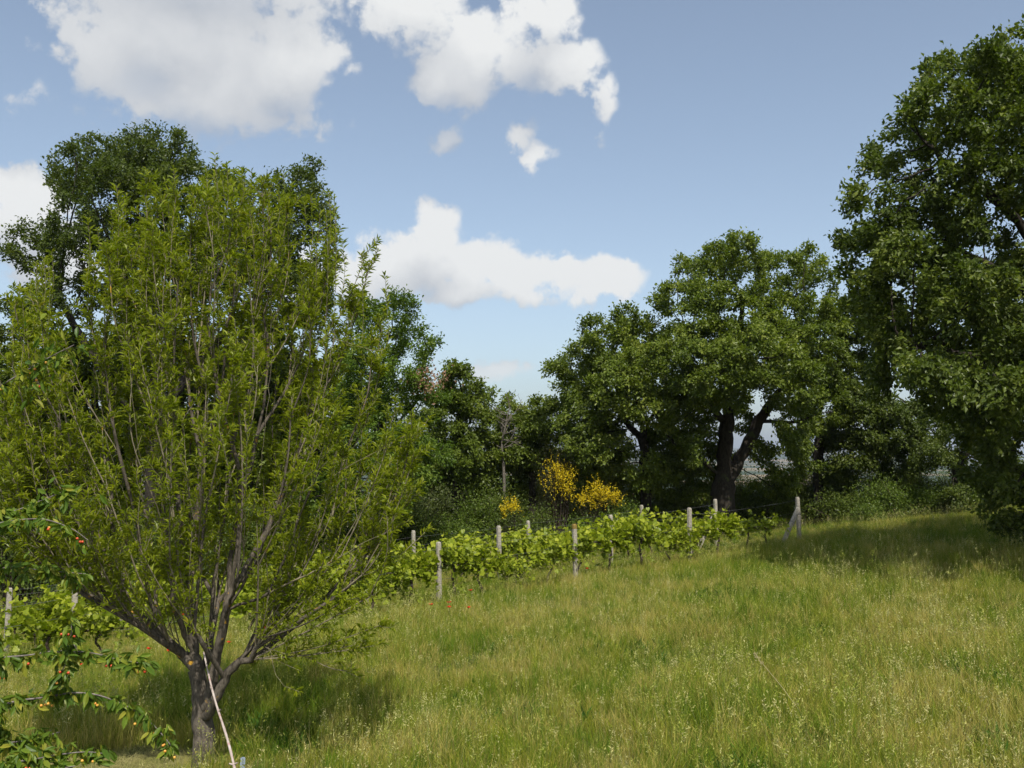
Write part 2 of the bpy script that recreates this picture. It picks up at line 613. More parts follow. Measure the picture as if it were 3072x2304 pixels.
def ground_mat():
    m, nt = new_mat('meadow_soil')
    L = nt.links.new
    geo = nt.nodes.new('ShaderNodeNewGeometry')
    n = nt.nodes.new('ShaderNodeTexNoise')
    n.inputs['Scale'].default_value = 0.9
    n.inputs['Detail'].default_value = 8
    n.inputs['Roughness'].default_value = .7
    L(geo.outputs['Position'], n.inputs['Vector'])
    r = nt.nodes.new('ShaderNodeValToRGB')
    r.color_ramp.elements[0].position = .35
    r.color_ramp.elements[0].color = (.055, .065, .018, 1)
    r.color_ramp.elements[1].position = .65
    r.color_ramp.elements[1].color = (.13, .115, .045, 1)
    L(n.outputs['Fac'], r.inputs[0])
    # far country: fields and woods
    v = nt.nodes.new('ShaderNodeTexVoronoi')
    v.inputs['Scale'].default_value = 0.0045
    L(geo.outputs['Position'], v.inputs['Vector'])
    r2 = nt.nodes.new('ShaderNodeValToRGB')
    r2.color_ramp.interpolation = 'CONSTANT'
    cs = [(0, (.035, .055, .02)), (.32, (.20, .15, .08)), (.42, (.05, .07, .022)), (.62, (.035, .05, .02)), (.8, (.14, .12, .06))]
    el = r2.color_ramp.elements
    while len(el) < len(cs): el.new(.5)
    for e, (s, c) in zip(el, cs):
        e.position = s
        e.color = (*c, 1)
    sx = nt.nodes.new('ShaderNodeSeparateColor')
    L(v.outputs['Color'], sx.inputs[0])
    L(sx.outputs[0], r2.inputs[0])
    ln = nt.nodes.new('ShaderNodeVectorMath')
    ln.operation = 'LENGTH'
    L(geo.outputs['Position'], ln.inputs[0])
    mr = nt.nodes.new('ShaderNodeMapRange')
    mr.inputs['From Min'].default_value = 90
    mr.inputs['From Max'].default_value = 160
    L(ln.outputs['Value'], mr.inputs['Value'])
    mx = nt.nodes.new('ShaderNodeMix')
    mx.data_type = 'RGBA'
    L(mr.outputs[0], mx.inputs[0])
    L(r.outputs[0], mx.inputs[6])
    L(r2.outputs[0], mx.inputs[7])
    p = nt.nodes.new('ShaderNodeBsdfPrincipled')
    p.inputs['Roughness'].default_value = 1
    p.inputs['Specular IOR Level'].default_value = .1
    L(mx.outputs[2], p.inputs['Base Color'])
    o = nt.nodes.new('ShaderNodeOutputMaterial')
    L(p.outputs[0], o.inputs['Surface'])
    return m


def grass_mat(name, green, yellow, dry, rand_w=.5, tip=(1.5, 1.35, 1.2)):
    """blade colour: patches over the meadow, a random part per tuft, paler tips (attribute tint runs root to tip)"""
    m, nt = new_mat(name)
    L = nt.links.new
    geo = nt.nodes.new('ShaderNodeNewGeometry')
    n = nt.nodes.new('ShaderNodeTexNoise')
    n.inputs['Scale'].default_value = 0.28
    n.inputs['Detail'].default_value = 6
    n.inputs['Roughness'].default_value = .68
    L(geo.outputs['Position'], n.inputs['Vector'])
    oi = nt.nodes.new('ShaderNodeObjectInfo')
    ri = nt.nodes.new('ShaderNodeMath')
    ri.operation = 'MULTIPLY_ADD'
    ri.inputs[1].default_value = rand_w
    ri.inputs[2].default_value = -rand_w / 2
    L(oi.outputs['Random'], ri.inputs[0])
    ad = nt.nodes.new('ShaderNodeMath')
    L(n.outputs['Fac'], ad.inputs[0])
    L(ri.outputs[0], ad.inputs[1])
    r = nt.nodes.new('ShaderNodeValToRGB')
    el = r.color_ramp.elements
    el.new(.5)
    for e, (s, c) in zip(el, [(.375, green), (.525, yellow), (.685, dry)]):
        e.position = s
        e.color = (*c, 1)
    L(ad.outputs[0], r.inputs[0])
    a = nt.nodes.new('ShaderNodeAttribute')
    a.attribute_name = 'tint'
    mx = nt.nodes.new('ShaderNodeMix')
    mx.data_type = 'RGBA'
    mx.blend_type = 'MULTIPLY'
    mx.inputs[0].default_value = 1
    tr = nt.nodes.new('ShaderNodeValToRGB')
    tr.color_ramp.elements[0].color = (.8, .85, .8, 1)
    tr.color_ramp.elements[1].color = (*tip, 1)
    L(a.outputs['Fac'], tr.inputs[0])
    L(r.outputs[0], mx.inputs[6])
    L(tr.outputs[0], mx.inputs[7])
    p = nt.nodes.new('ShaderNodeBsdfPrincipled')
    p.inputs['Roughness'].default_value = .6
    p.inputs['Specular IOR Level'].default_value = .03
    L(mx.outputs[2], p.inputs['Base Color'])
    t = nt.nodes.new('ShaderNodeBsdfTranslucent')
    L(mx.outputs[2], t.inputs['Color'])
    ms = nt.nodes.new('ShaderNodeMixShader')
    ms.inputs[0].default_value = .35
    L(p.outputs[0], ms.inputs[1])
    L(t.outputs[0], ms.inputs[2])
    o = nt.nodes.new('ShaderNodeOutputMaterial')
    L(ms.outputs[0], o.inputs['Surface'])
    return m


# ------------------------------------------------------------------ terrain
GP = np.array([(-9.4, 22, -4.46), (-5.56, 24.4, -4.26), (-1.9, 26.7, -3.83), (1.82, 29.07, -3.48), (5.5, 31.4, -3.2), (9.4, 33.8, -2.9),
               (7.45, 36.9, -3.2), (3.4, 34.4, -3.55), (-.3, 32, -3.85), (-4.2, 29.6, -4.38), (5.17, 40.5, -3.55), (.65, 37.9, -3.98),
               (-3.4, 35.3, -4.28), (-11.5, 30, -5.0), (-4, 13, -3.92), (-6.6, 12.5, -3.95), (5.6, 11, -3.42), (0.5, 12, -3.7), (14.6, 38, -2.35), (14.3, 28, -2.45),
               (12, 40, -2.6), (18, 34, -2.1), (16, 46, -3.3), (10, 46, -3.9), (2, 46, -4.5), (-8, 44, -5.4), (-16, 42, -6.0), (12, 18, -2.95),
               (0, 20, -3.65), (-10, 16, -4.3), (0, 0, -3.6), (8, 4, -3.2)])
_A = np.c_[np.ones(len(GP)), GP[:, 0], GP[:, 1]]
_C, *_ = np.linalg.lstsq(_A, GP[:, 2] + CAMZ, rcond=None)
_RES = GP[:, 2] + CAMZ - _A @ _C


def ground(x, y):
    x = np.asarray(x, float)
    y = np.asarray(y, float)
    xc = np.clip(x, -35, 35)
    yc = np.clip(y, -15, 55)
    h = _C[0] + _C[1] * xc + _C[2] * yc
    W = np.zeros(x.shape)
    S = np.zeros(x.shape)
    for (gx, gy, _), r in zip(GP, _RES):
        w = np.exp(-((x - gx) ** 2 + (y - gy) ** 2) / (2 * 4.5 ** 2))
        W += w
        S += w * r
    h = h + S / (W + 0.12)
    h = h + 0.035 * np.sin(x * 1.3 + 0.7 * y) * np.sin(y * 1.1 - 0.4 * x)
    out = np.hypot(np.maximum(np.abs(x) - 35, 0), np.maximum(np.maximum(y - 48, -15 - y), 0))
    h = h - 34 * (1 - np.exp(-out / 260))
    far = np.hypot(x, y)
    k = np.clip((far - 1500) / 5000, 0, 1)
    ang = np.arctan2(x, y)
    h = h + k * (75 + 55 * np.sin(ang * 7 + 1.0) + 28 * np.sin(ang * 17 + 2.1) + 14 * np.sin(ang * 41)) * np.clip((far - 1500) / 7000, 0, 1.6)
    return h


def g1(x, y):
    return float(ground(np.array([x]), np.array([y]))[0])


def axis_coords(fine0, fine1, step, far):
    a = list(np.arange(fine0, fine1 + 1e-6, step))
    s = step
    hi = [fine1]
    while hi[-1] < far:
        s *= 1.22
        hi.append(hi[-1] + s)
    s = step
    lo = [fine0]
    while lo[-1] > -far:
        s *= 1.22
        lo.append(lo[-1] - s)
    return np.array(lo[:0:-1] + a + hi[1:])


gx = axis_coords(-30, 30, 0.6, 12000)
gy = axis_coords(-6, 54, 0.6, 12000)
X, Y = np.meshgrid(gx, gy)
V = np.stack([X, Y, ground(X, Y)], -1).reshape(-1, 3)
V_ALL_MIN, V_ALL_MAX = V[:, 2].min(), V[:, 2].max()
nx, ny = len(gx), len(gy)
I = (np.arange(ny - 1)[:, None] * nx + np.arange(nx - 1)[None]).ravel()
tag(obj('meadow_ground', mesh_np('meadow_ground', V, [np.stack([I, I + 1, I + nx + 1, I + nx], -1)], ground_mat(), True)), kind='structure')


# ------------------------------------------------------------------ trees
def clump_points(rng, clumps, dens, shell=.55):
    """random points inside ellipsoids (centre, radius xyz), leaning to the outer shell"""
    out = []
    for c, r in clumps:
        n = max(16, int(7 * dens * 4.19 * r[0] * r[1] * r[2]))
        d = unit(rng.normal(size=(n, 3)))
        q = rng.random(n) ** (1 / 3) * (1 - shell) + shell * (.72 + .28 * rng.random(n))
        q = np.minimum(q, 1) * np.where(rng.random(n) < .22, rng.uniform(1.0, 1.38, n), 1)
        out.append(c + d * np.asarray(r) * q[:, None])
    return np.concatenate(out)


def tree(name, label, cat, base, seeds, parents, attr, r_base, leaf_n, leaf_len, leaf_w, mat, bark, seed, step=.32, d_kill=.42, d_inf=30.0,
         tmpl=T_OVAL, group=None, r_tip=.007, spread=.15, droop=.15, leaf_r=.03, trop=(0, 0, .08), tint_bias=0.0, iters=260, crown_name='crown'):
    rng = np.random.default_rng(seed)
    base = np.asarray(base, float)
    P, par = grow(rng, seeds, parents, attr, step, d_inf, d_kill, iters, trop)
    rad, ch, cnt = pipe(P, par, r_base, r_tip)
    # root flare
    z = P[:, 2] - base[2]
    rad = rad * np.where(cnt > .5 * cnt[0], 1 + .55 * np.exp(-np.maximum(z, 0) / .35), 1)
    print(label[:30], 'nodes', len(P), 'tips', int((cnt == 1).sum()), 'attr', len(attr))
    root = empty(name, base)
    tag(root, label, cat, group)
    Vt, Ft = tube_arrays(chains_of(P, par, rad, ch, cnt))
    obj('trunk', mesh_np('trunk', Vt - base, Ft, bark, True), root)
    thin = np.where((rad < leaf_r) & (par >= 0))[0]
    tips = np.array([i for i in thin if cnt[i] <= 3])
    if len(tips) == 0: tips = thin
    per = max(1, int(round(leaf_n / len(tips))))
    ctr = P[thin].mean(axis=0)
    idx = np.repeat(tips, per)
    clump_t = rng.random(len(P))
    pos = P[idx] + rng.normal(0, spread, (len(idx), 3)) * (1, 1, .8)
    tw = unit(P[idx] - P[np.maximum(par[idx], 0)])
    outw = unit(P[idx] - ctr)
    d = unit(tw * .5 + outw * .4 + rng.normal(0, .65, (len(idx), 3)) + (0, 0, -droop))
    n = unit(np.array((0, 0, .75)) + outw * .35 + rng.normal(0, .55, (len(idx), 3)))
    ll = leaf_len * rng.uniform(.65, 1.25, len(idx))
    big = .5 + .25 * (np.sin(pos[:, 0] * 1.1 + seed) + np.sin(pos[:, 2] * 1.4 + pos[:, 1] + 2 * seed))
    tint = np.clip(.42 * rng.random(len(idx)) ** 1.3 + .34 * clump_t[idx] + .22 * big + tint_bias, 0, 1)
    obj(crown_name, leaves('crown', tmpl, pos - base, d, n, ll, ll * leaf_w, mat, tint), root)
    return root, P, par, rad


def px_clumps(rng, rows, Y, depth, squash=.98):
    rows = list(rows)
    n0 = len(rows)
    for i in range(n0):                 # fill between neighbouring lumps
        for j in range(i + 1, n0):
            a, b = rows[i], rows[j]
            d = math.hypot(a[0] - b[0], a[1] - b[1])
            if .7 * (a[2] + b[2]) < d < 1.35 * (a[2] + b[2]) and rng.random() < .8:
                t = rng.uniform(.35, .65)
                m = ((a[0] * t + b[0] * (1 - t)), (a[1] * t + b[1] * (1 - t)), .68 * min(a[2], b[2]))
                rows.append(m)
    """crown lumps read off the photograph (2212 px wide): x, y, radius -> ellipsoids at distance Y, set fore and aft"""
    out = []
    for row in rows:
        x, y, r = row[:3]
        off = row[3] if len(row) > 3 else rng.uniform(-1, 1) * depth
        c = at2(x, y, Y + off)
        rw = r * 1024 / 2212 / F * (Y + off)
        out.append((c, (rw * 1.14, rw * 1.2, rw * squash)))
    return out


def trunk_seeds(paths):
    """paths: list of polylines; each later one starts at the nearest node of those before"""
    pos, par = [], []
    for k, P in enumerate(paths):
        P = np.asarray(P, float)
        if k == 0:
            last = -1
        else:
            last = int(np.argmin([np.linalg.norm(q - P[0]) for q in pos]))
        for j, p in enumerate(P):
            if k and j == 0: continue
            pos.append(p)
            par.append(last)
            last = len(pos) - 1
    return pos, par


def px_path(pts, Y, n=None, jit=0.0, rng=None):
    """pts: (x, y[, dY]) in the 2212 px photograph"""
    P = [at2(p[0], p[1], Y + (p[2] if len(p) > 2 else 0)) for p in pts]
    L = sum(np.linalg.norm(P[i + 1] - P[i]) for i in range(len(P) - 1))
    n = n or max(4, int(L / .35))
    S = smooth_path(P, n)
    if jit: S[1:] += rng.normal(0, jit, S[1:].shape)
    return S


def ground_path(px, Y, up):
    """trunk path starting on the ground below photograph column px at distance Y"""
    x = at2(px, 1000, Y)[0]
    return np.array((x, Y, g1(x, Y) - .1))


def add_tree(name, label, px_base, Y, paths, clumps, depth, dens, r_base, leaf_n, leaf_len, mat, seed, bark=M_BARK, leaf_w=.62, group='oaks of the treeline',
             tmpl=T_OVAL, cat='tree', extra=None, squash=.98, **kw):
    rng = np.random.default_rng(seed)
    b = ground_path(px_base, Y, 0)
    P0 = [b + (0, 0, .0)]
    first = px_path(paths[0], Y, None, .03, rng)
    full = [np.vstack([smooth_path(np.vstack([b, first[0]]), max(3, int(np.linalg.norm(first[0] - b) / .35))), first[1:]])]
    for p in paths[1:]:
        full.append(px_path(p, Y, None, .03, rng))
    seeds, par = trunk_seeds(full)
    cl = px_clumps(rng, clumps, Y, depth, squash)
    if extra: cl += extra
    A = clump_points(rng, cl, dens)
    return tree(name, label, cat, b + (0, 0, .1), seeds, par, A, r_base, leaf_n, leaf_len, leaf_w, mat, bark, seed, tmpl=tmpl, group=group, **kw)


Q = 1.0     # foliage amount
# big dark oak behind the almond
add_tree('oak_tree', 'tall dark oak rising behind the peach tree at the left', 330, 42,
         [[(335, 1050), (340, 900), (330, 760), (310, 620)], [(335, 900), (450, 760, 1), (560, 640, 1)], [(335, 960), (220, 800, -1), (130, 650, -1)]],
         [(170, 355, 55), (235, 335, 55), (305, 325, 60), (375, 335, 55), (420, 400, 50), (150, 395, 42), (60, 520, 46), (25, 545, 26), (115, 515, 45), (480, 390, 40), (540, 420, 42), (640, 395, 48),
          (672, 370, 30), (660, 470, 62), (600, 530, 60), (690, 560, 50), (300, 440, 90), (200, 580, 85), (350, 590, 110), (490, 540, 95), (100, 650, 55), (640, 640, 75), (20, 700, 60), (180, 490, 60), (235, 430, 62)],
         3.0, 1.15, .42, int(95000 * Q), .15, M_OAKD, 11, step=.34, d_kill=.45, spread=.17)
# pale young oak at the right of the almond
rt, P, par, rad = add_tree('oak_tree', 'pale green young oak with a withered brown spray, right behind the peach tree', 815, 37,
         [[(812, 1060), (815, 950), (820, 850)], [(812, 1000), (870, 900, .5)]],
         [(775, 655, 34), (855, 655, 36), (885, 650, 22), (820, 700, 50), (905, 735, 38), (940, 735, 20), (800, 790, 62), (880, 800, 52), (925, 860, 34), (760, 900, 80), (860, 920, 70),
          (900, 1000, 62), (800, 1040, 76), (700, 1060, 70)],
         1.8, 2.2, .22, int(48000 * Q), .12, M_PALE, 12, spread=.14)
c = at2(922, 822, 36.2)
rng = np.random.default_rng(3)
n = 260
pos = c + rng.normal(0, 1, (n, 3)) * (.38, .3, .26)
me = leaves('withered_spray', T_OVAL, pos - np.array(rt.location), unit(rng.normal(0, 1, (n, 3)) + (0, 0, -.6)), rng.normal(0, 1, (n, 3)), .14, .07, M_DEAD, rng.random(n))
tag(obj('withered_spray', me, rt), kind='stuff')
add_tree('oak_tree', 'dark rounded oak left of the bare dead treetop', 985, 44,
         [[(985, 1060), (988, 960), (990, 900)]],
         [(990, 808, 36), (1022, 835, 30), (960, 860, 42), (1040, 890, 34), (990, 920, 66), (955, 1000, 60), (1045, 985, 55), (1000, 1050, 60)],
         1.5, 1.8, .2, int(36000 * Q), .15, M_OAK, 13)
add_tree('oak_tree', 'low green oak around the bare dead treetop', 1150, 46,
         [[(1150, 1060), (1150, 980), (1160, 930)]],
         [(1098, 862, 16), (1095, 900, 34), (1168, 885, 34), (1210, 872, 28), (1130, 945, 58), (1200, 955, 54), (1095, 1030, 55), (1180, 1030, 50)],
         1.5, 1.8, .18, int(36000 * Q), .15, M_OAK, 14)
add_tree('oak_tree', 'mid green oak with a spreading crown left of the thick forked trunk', 1395, 43,
         [[(1395, 1060), (1392, 980), (1385, 900), (1370, 830)], [(1393, 960), (1330, 880, .6), (1280, 820, .6)], [(1390, 930), (1440, 840, -.6)]],
         [(1195, 805, 26), (1245, 765, 36), (1298, 705, 36), (1350, 680, 32), (1268, 830, 52), (1340, 775, 60), (1400, 735, 52), (1420, 830, 56), (1330, 890, 52), (1255, 910, 48),
          (1240, 1000, 44), (1310, 985, 50), (1440, 960, 40), (1380, 1010, 40), (1340, 830, 60, -3), (1410, 880, 50, -3), (1280, 960, 50, -2), (1450, 760, 44), (1350, 1040, 40), (1430, 1020, 40)],
         2.2, 1.8, .24, int(66000 * Q), .15, M_OAK, 15)
add_tree('oak_tree', 'large oak with thick forked trunk and domed crown behind the vineyard', 1562, 43,
         [[(1562, 1080), (1563, 1030), (1568, 960), (1572, 880), (1580, 790), (1600, 680)],
          [(1563, 1045), (1590, 1010, .2), (1622, 945, .3), (1650, 890, .3), (1700, 830, .3), (1740, 740, .3)],
          [(1570, 920), (1520, 850, -.5), (1490, 770, -.5)], [(1563, 1030), (1500, 985, -.6), (1450, 950, -.8), (1420, 900, -1)],
          [(1640, 905, .3), (1700, 915, -.3), (1745, 900, -.6)]],
         [(1478, 578, 36), (1540, 562, 42), (1610, 528, 40), (1600, 600, 62), (1680, 575, 44), (1740, 565, 40), (1785, 620, 36), (1500, 655, 62), (1440, 650, 42), (1600, 690, 76), (1700, 680, 72),
          (1790, 700, 45), (1520, 760, 72), (1620, 785, 72), (1720, 780, 70), (1800, 800, 46), (1470, 850, 50), (1560, 870, 36), (1700, 865, 42), (1760, 900, 40), (1480, 940, 34), (1740, 960, 24),
          (1520, 800, 76, -4.2), (1640, 770, 80, -4.2), (1580, 850, 46, -3.8), (1720, 820, 60, -3.8), (1460, 780, 60, -3.5), (1500, 900, 44, -2.5), (1450, 910, 40, 1), (1800, 880, 44), (1690, 975, 18),
          (1450, 1000, 44, 1.5), (1500, 1030, 40, 1.6), (1430, 1060, 40, 1.5), (1655, 1045, 34, 1.6), (1735, 1010, 34, 1.5), (1700, 1050, 34, 1.6), (1510, 975, 34, 1.5), (1605, 925, 22, 1.5), (1655, 985, 16, 2), (1705, 930, 30, -1)],
         3.0, 1.35, .52, int(125000 * Q), .15, M_OAK, 16, d_kill=.5)
add_tree('oak_tree', 'slim dark oak with straight trunk just right of the forked trunk', 1768, 46,
         [[(1768, 1080), (1770, 980), (1772, 900), (1790, 800)], [(1771, 940), (1850, 880, .5), (1920, 850, .5)]],
         [(1850, 690, 60), (1830, 810, 56), (1860, 890, 60), (1810, 950, 36), (1900, 930, 70), (1980, 920, 62), (1950, 1000, 46), (1745, 950, 26), (1840, 1000, 40)],
         2.2, 1.6, .25, int(60000 * Q), .15, M_OAKD, 17)
add_tree('oak_tree', 'slender dark oak under the big right oak, sky showing through', 2068, 43,
         [[(2068, 1080), (2065, 1030), (2050, 980), (2010, 960)], [(2066, 1030), (2100, 960, .4)]],
         [(2000, 985, 34), (2050, 960, 36), (2110, 1000, 50), (2130, 930, 60), (2170, 1040, 56), (2060, 1075, 34)],
         1.8, 2.0, .17, int(30000 * Q), .12, M_OAKD, 18)
# big near oak at the right edge
tx = at2(2330, 1000, 25)[0]
ex = []
rng = np.random.default_rng(8)
for (dx, dz, r) in [(1.5, 12.5, 1.6), (3.5, 11, 1.8), (5, 9, 1.8), (4, 6.5, 1.8), (5.5, 4.5, 1.6), (2, 4, 1.5), (1, 8, 1.8), (2.5, 9.5, 1.8)]:
    ex.append((np.array((tx + dx, 25 + rng.uniform(-2.5, 2.5), 1.6 + dz)), (r * 1.1, r * 1.1, r * .8)))
add_tree('oak_tree', 'big near oak filling the right edge, its lowest boughs touching the grass', 2330, 25,
         [[(2330, 1060), (2325, 900), (2315, 700), (2290, 480), (2250, 300)], [(2328, 900), (2200, 800, -.8), (2050, 760, -1.2), (1950, 740, -1.2)], [(2322, 800), (2200, 620, .8), (2040, 520, 1)],
          [(2315, 680), (2200, 480, -.8), (2080, 380, -.8), (2000, 310, -.8)], [(2328, 940), (2250, 980, 0), (2190, 1060, 0)], [(2325, 880), (2420, 700, 0), (2500, 560, 0)]],
         [(2165, 95, 42), (2205, 80, 38), (2080, 130, 44), (2010, 165, 34), (1985, 225, 42), (2120, 200, 72), (2200, 210, 72), (2040, 290, 60), (1945, 262, 22), (1900, 325, 36), (1955, 375, 58),
          (2080, 410, 82), (2190, 390, 82), (1855, 405, 32), (1880, 470, 48), (1975, 510, 68), (2100, 550, 80), (2200, 590, 76), (1835, 515, 36), (1855, 575, 42), (1950, 635, 70), (2080, 690, 80),
          (2200, 750, 76), (1860, 670, 50), (1950, 770, 70), (2060, 850, 80, 1), (2180, 890, 86, 1.5), (1900, 840, 42, .5), (2120, 985, 56, 1.5), (2200, 1040, 56, 1.6), (2140, 1120, 30, 1.8), (2195, 1130, 40, 1.6),
          (1960, 560, 70, -2.5), (2100, 620, 80, -3), (2200, 680, 80, -3), (2060, 760, 70, -2.5), (2180, 820, 70, -3), (1900, 720, 50, -1.5), (2000, 790, 60, -3.4), (2110, 830, 70, -4), (2200, 850, 72, -4.2), (2215, 330, 72, -2.2), (2180, 290, 66, -2), (2150, 160, 56, -1.5), (2215, 150, 56, -1.5), (2120, 330, 66, -2)],
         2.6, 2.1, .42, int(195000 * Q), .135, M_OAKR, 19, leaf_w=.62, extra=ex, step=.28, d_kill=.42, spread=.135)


# unseen oak added beyond the right frame edge to shade the near oak's foot
src = [o for o in COL.objects if o.get('label', '').startswith('large oak with thick forked trunk')][0]
nb = src.copy()
COL.objects.link(nb)
for c_ in list(src.children):
    d_ = c_.copy()
    COL.objects.link(d_)
    d_.parent = nb
nb.location = (18.3, 16.5, g1(18.3, 16.5))
nb.rotation_euler = (0, 0, 2.2)
nb['label'] = 'added unseen shading oak beyond the right frame edge, nearer than the big one'


# bare dead treetop
def dead_top():
    rng = np.random.default_rng(21)
    b = ground_path(1090, 45, 0)
    root = empty('dead_tree', b + (0, 0, .1))
    tag(root, 'bare grey dead tree with spidery twigs among the middle trees', 'tree')
    ch = []
    main = px_path([(1090, 1090), (1088, 1010), (1084, 960), (1092, 920), (1098, 885)], 44.6)
    main = np.vstack([b, main])
    ch.append((main, np.linspace(.09, .014, len(main)), 6))
    for k in range(20):
        i = rng.integers(len(main) // 2, len(main) - 1)
        p = main[i]
        d = unit(np.array((rng.normal(0, .8), rng.normal(0, .6), rng.uniform(.3, 1))))
        Ln = rng.uniform(.4, 1.2)
        pts = [p]
        for s in range(5):
            d = unit(d + rng.normal(0, .22, 3) + (0, 0, .03))
            pts.append(pts[-1] + d * Ln / 5)
        pts = np.array(pts)
        ch.append((pts, np.linspace(.026, .008, 6), 4))
        for q in range(4):
            j = rng.integers(2, 6)
            d2 = unit(d + rng.normal(0, .6, 3))
            t2 = pts[j] + d2[None] * np.linspace(0, rng.uniform(.2, .6), 4)[:, None] + np.cumsum(rng.normal(0, .02, (4, 3)), 0)
            ch.append((t2, np.linspace(.012, .006, 4), 3))
    Vt, Ft = tube_arrays(ch)
    obj('trunk', mesh_np('dead_trunk', Vt - (b + (0, 0, .1)), Ft, M_GREYW, True), root)


dead_top()


# ------------------------------------------------------------------ shrubs
def shrub(name, label, px, py_top, py_bot, rpx, Y, leaf_n, leaf_len, mat, seed, group='shrubs of the hedge', leaf_w=.55, bloom=None, twigs=40, bark=M_VBARK, lumps=5, cat='shrub', to_ground=True):
    rng = np.random.default_rng(seed)
    x = at2(px, 1000, Y)[0]
    b = np.array((x, Y, g1(x, Y)))
    top = at2(px, py_top, Y)[2]
    rw = rpx * 1024 / 2212 / F * Y
    H = max(top - b[2], .6)
    root = empty(name, b)
    tag(root, label, cat, group)
    ch = []
    tips = []
    lump = [(rng.normal(0, .45, 2) * rw, rng.uniform(.35, .85)) for _ in range(lumps)]
    for k in range(twigs):
        (lx, ly), lh = lump[k % lumps]
        e = np.array((lx + rng.normal(0, .22) * rw, (ly + rng.normal(0, .22) * rw) * .8, H * np.clip(lh + rng.normal(0, .14), .15, 1.0)))
        s = np.array((rng.normal(0, .12) * rw, rng.normal(0, .12) * rw, 0))
        mid = (s + e) / 2 + np.array((*(rng.normal(0, .12, 2) * rw), H * .08))
        P = smooth_path([s, mid, e], 7)
        ch.append((P, np.linspace(.02 + .01 * rw, .005, 7), 4))
        tips.extend(P[3:])
    Vt, Ft = tube_arrays(ch)
    obj('stem', mesh_np('shrub_stem', Vt, Ft, bark, True), root)
    tips = np.array(tips)
    i = rng.integers(0, len(tips), leaf_n)
    sp = .16 * rw + .10
    pos = tips[i] + rng.normal(0, 1, (leaf_n, 3)) * (sp, sp, sp * .8)
    pos[:, 2] = np.maximum(pos[:, 2], .05)
    outw = unit(pos - (0, 0, H * .4))
    d = unit(outw * .6 + rng.normal(0, .7, (leaf_n, 3)))
    nn = unit(np.array((0, 0, .7)) + outw * .4 + rng.normal(0, .5, (leaf_n, 3)))
    ll = leaf_len * rng.uniform(.6, 1.25, leaf_n)
    ct = rng.random(len(tips))
    obj('foliage', leaves('shrub_foliage', T_OVAL, pos, d, nn, ll, ll * leaf_w, mat, np.clip(.6 * rng.random(leaf_n) + .35 * ct[i], 0, 1)), root)
    if bloom:
        n, patches = bloom
        bp = []
        for (bx, by, br, share) in patches:
            c = at2(bx, by, Y - rw * .55) - b
            rr = br * 1024 / 2212 / F * Y
            m = int(n * share)
            # flower spikes: short upright strings of petals
            st = c + rng.normal(0, .48, (m, 3)) * (rr, rr * .8, rr * .85)
            bp.append(st)
        st = np.concatenate(bp)
        k = 7
        off = np.linspace(0, .26, k)
        dr = unit(rng.normal(0, .45, (len(st), 3)) + (0, 0, 1))
        pos = (st[:, None] + dr[:, None] * off[None, :, None]).reshape(-1, 3) + rng.normal(0, .02, (len(st) * k, 3))
        m = len(pos)
        tag(obj('bloom', leaves('broom_bloom', T_OVAL, pos, unit(rng.normal(0, 1, (m, 3)) + (0, -.5, .3)), rng.normal(0, 1, (m, 3)) + (0, -.6, .8), .055, .045, M_BLOOM, rng.random(m)), root), kind='stuff')
    return root


shrub('broom_shrub', 'tallest yellow flowering broom with brown twiggy top, left of its wider neighbour', 1205, 968, 1100, 48, 41.5, 9500, .08, M_BROOM, 31, 'yellow flowering brooms', .2, (240, [(1218, 1030, 28, .55), (1225, 1062, 24, .25), (1195, 1010, 18, .1), (1190, 1050, 30, .1)]), 90)
shrub('broom_shrub', 'wide yellow flowering broom right of the tall one', 1290, 1045, 1110, 52, 41.0, 7500, .08, M_BROOM, 32, 'yellow flowering brooms', .2, (270, [(1300, 1072, 30, .5), (1325, 1080, 20, .22), (1262, 1085, 22, .2), (1280, 1060, 20, .08)]), 80)
shrub('broom_shrub', 'smallest yellow flowering broom, low and alone on the left', 1105, 1085, 1120, 26, 40.5, 2600, .08, M_BROOM, 33, 'yellow flowering brooms', .2, (90, [(1108, 1098, 18, .7), (1090, 1108, 14, .3)]), 40)
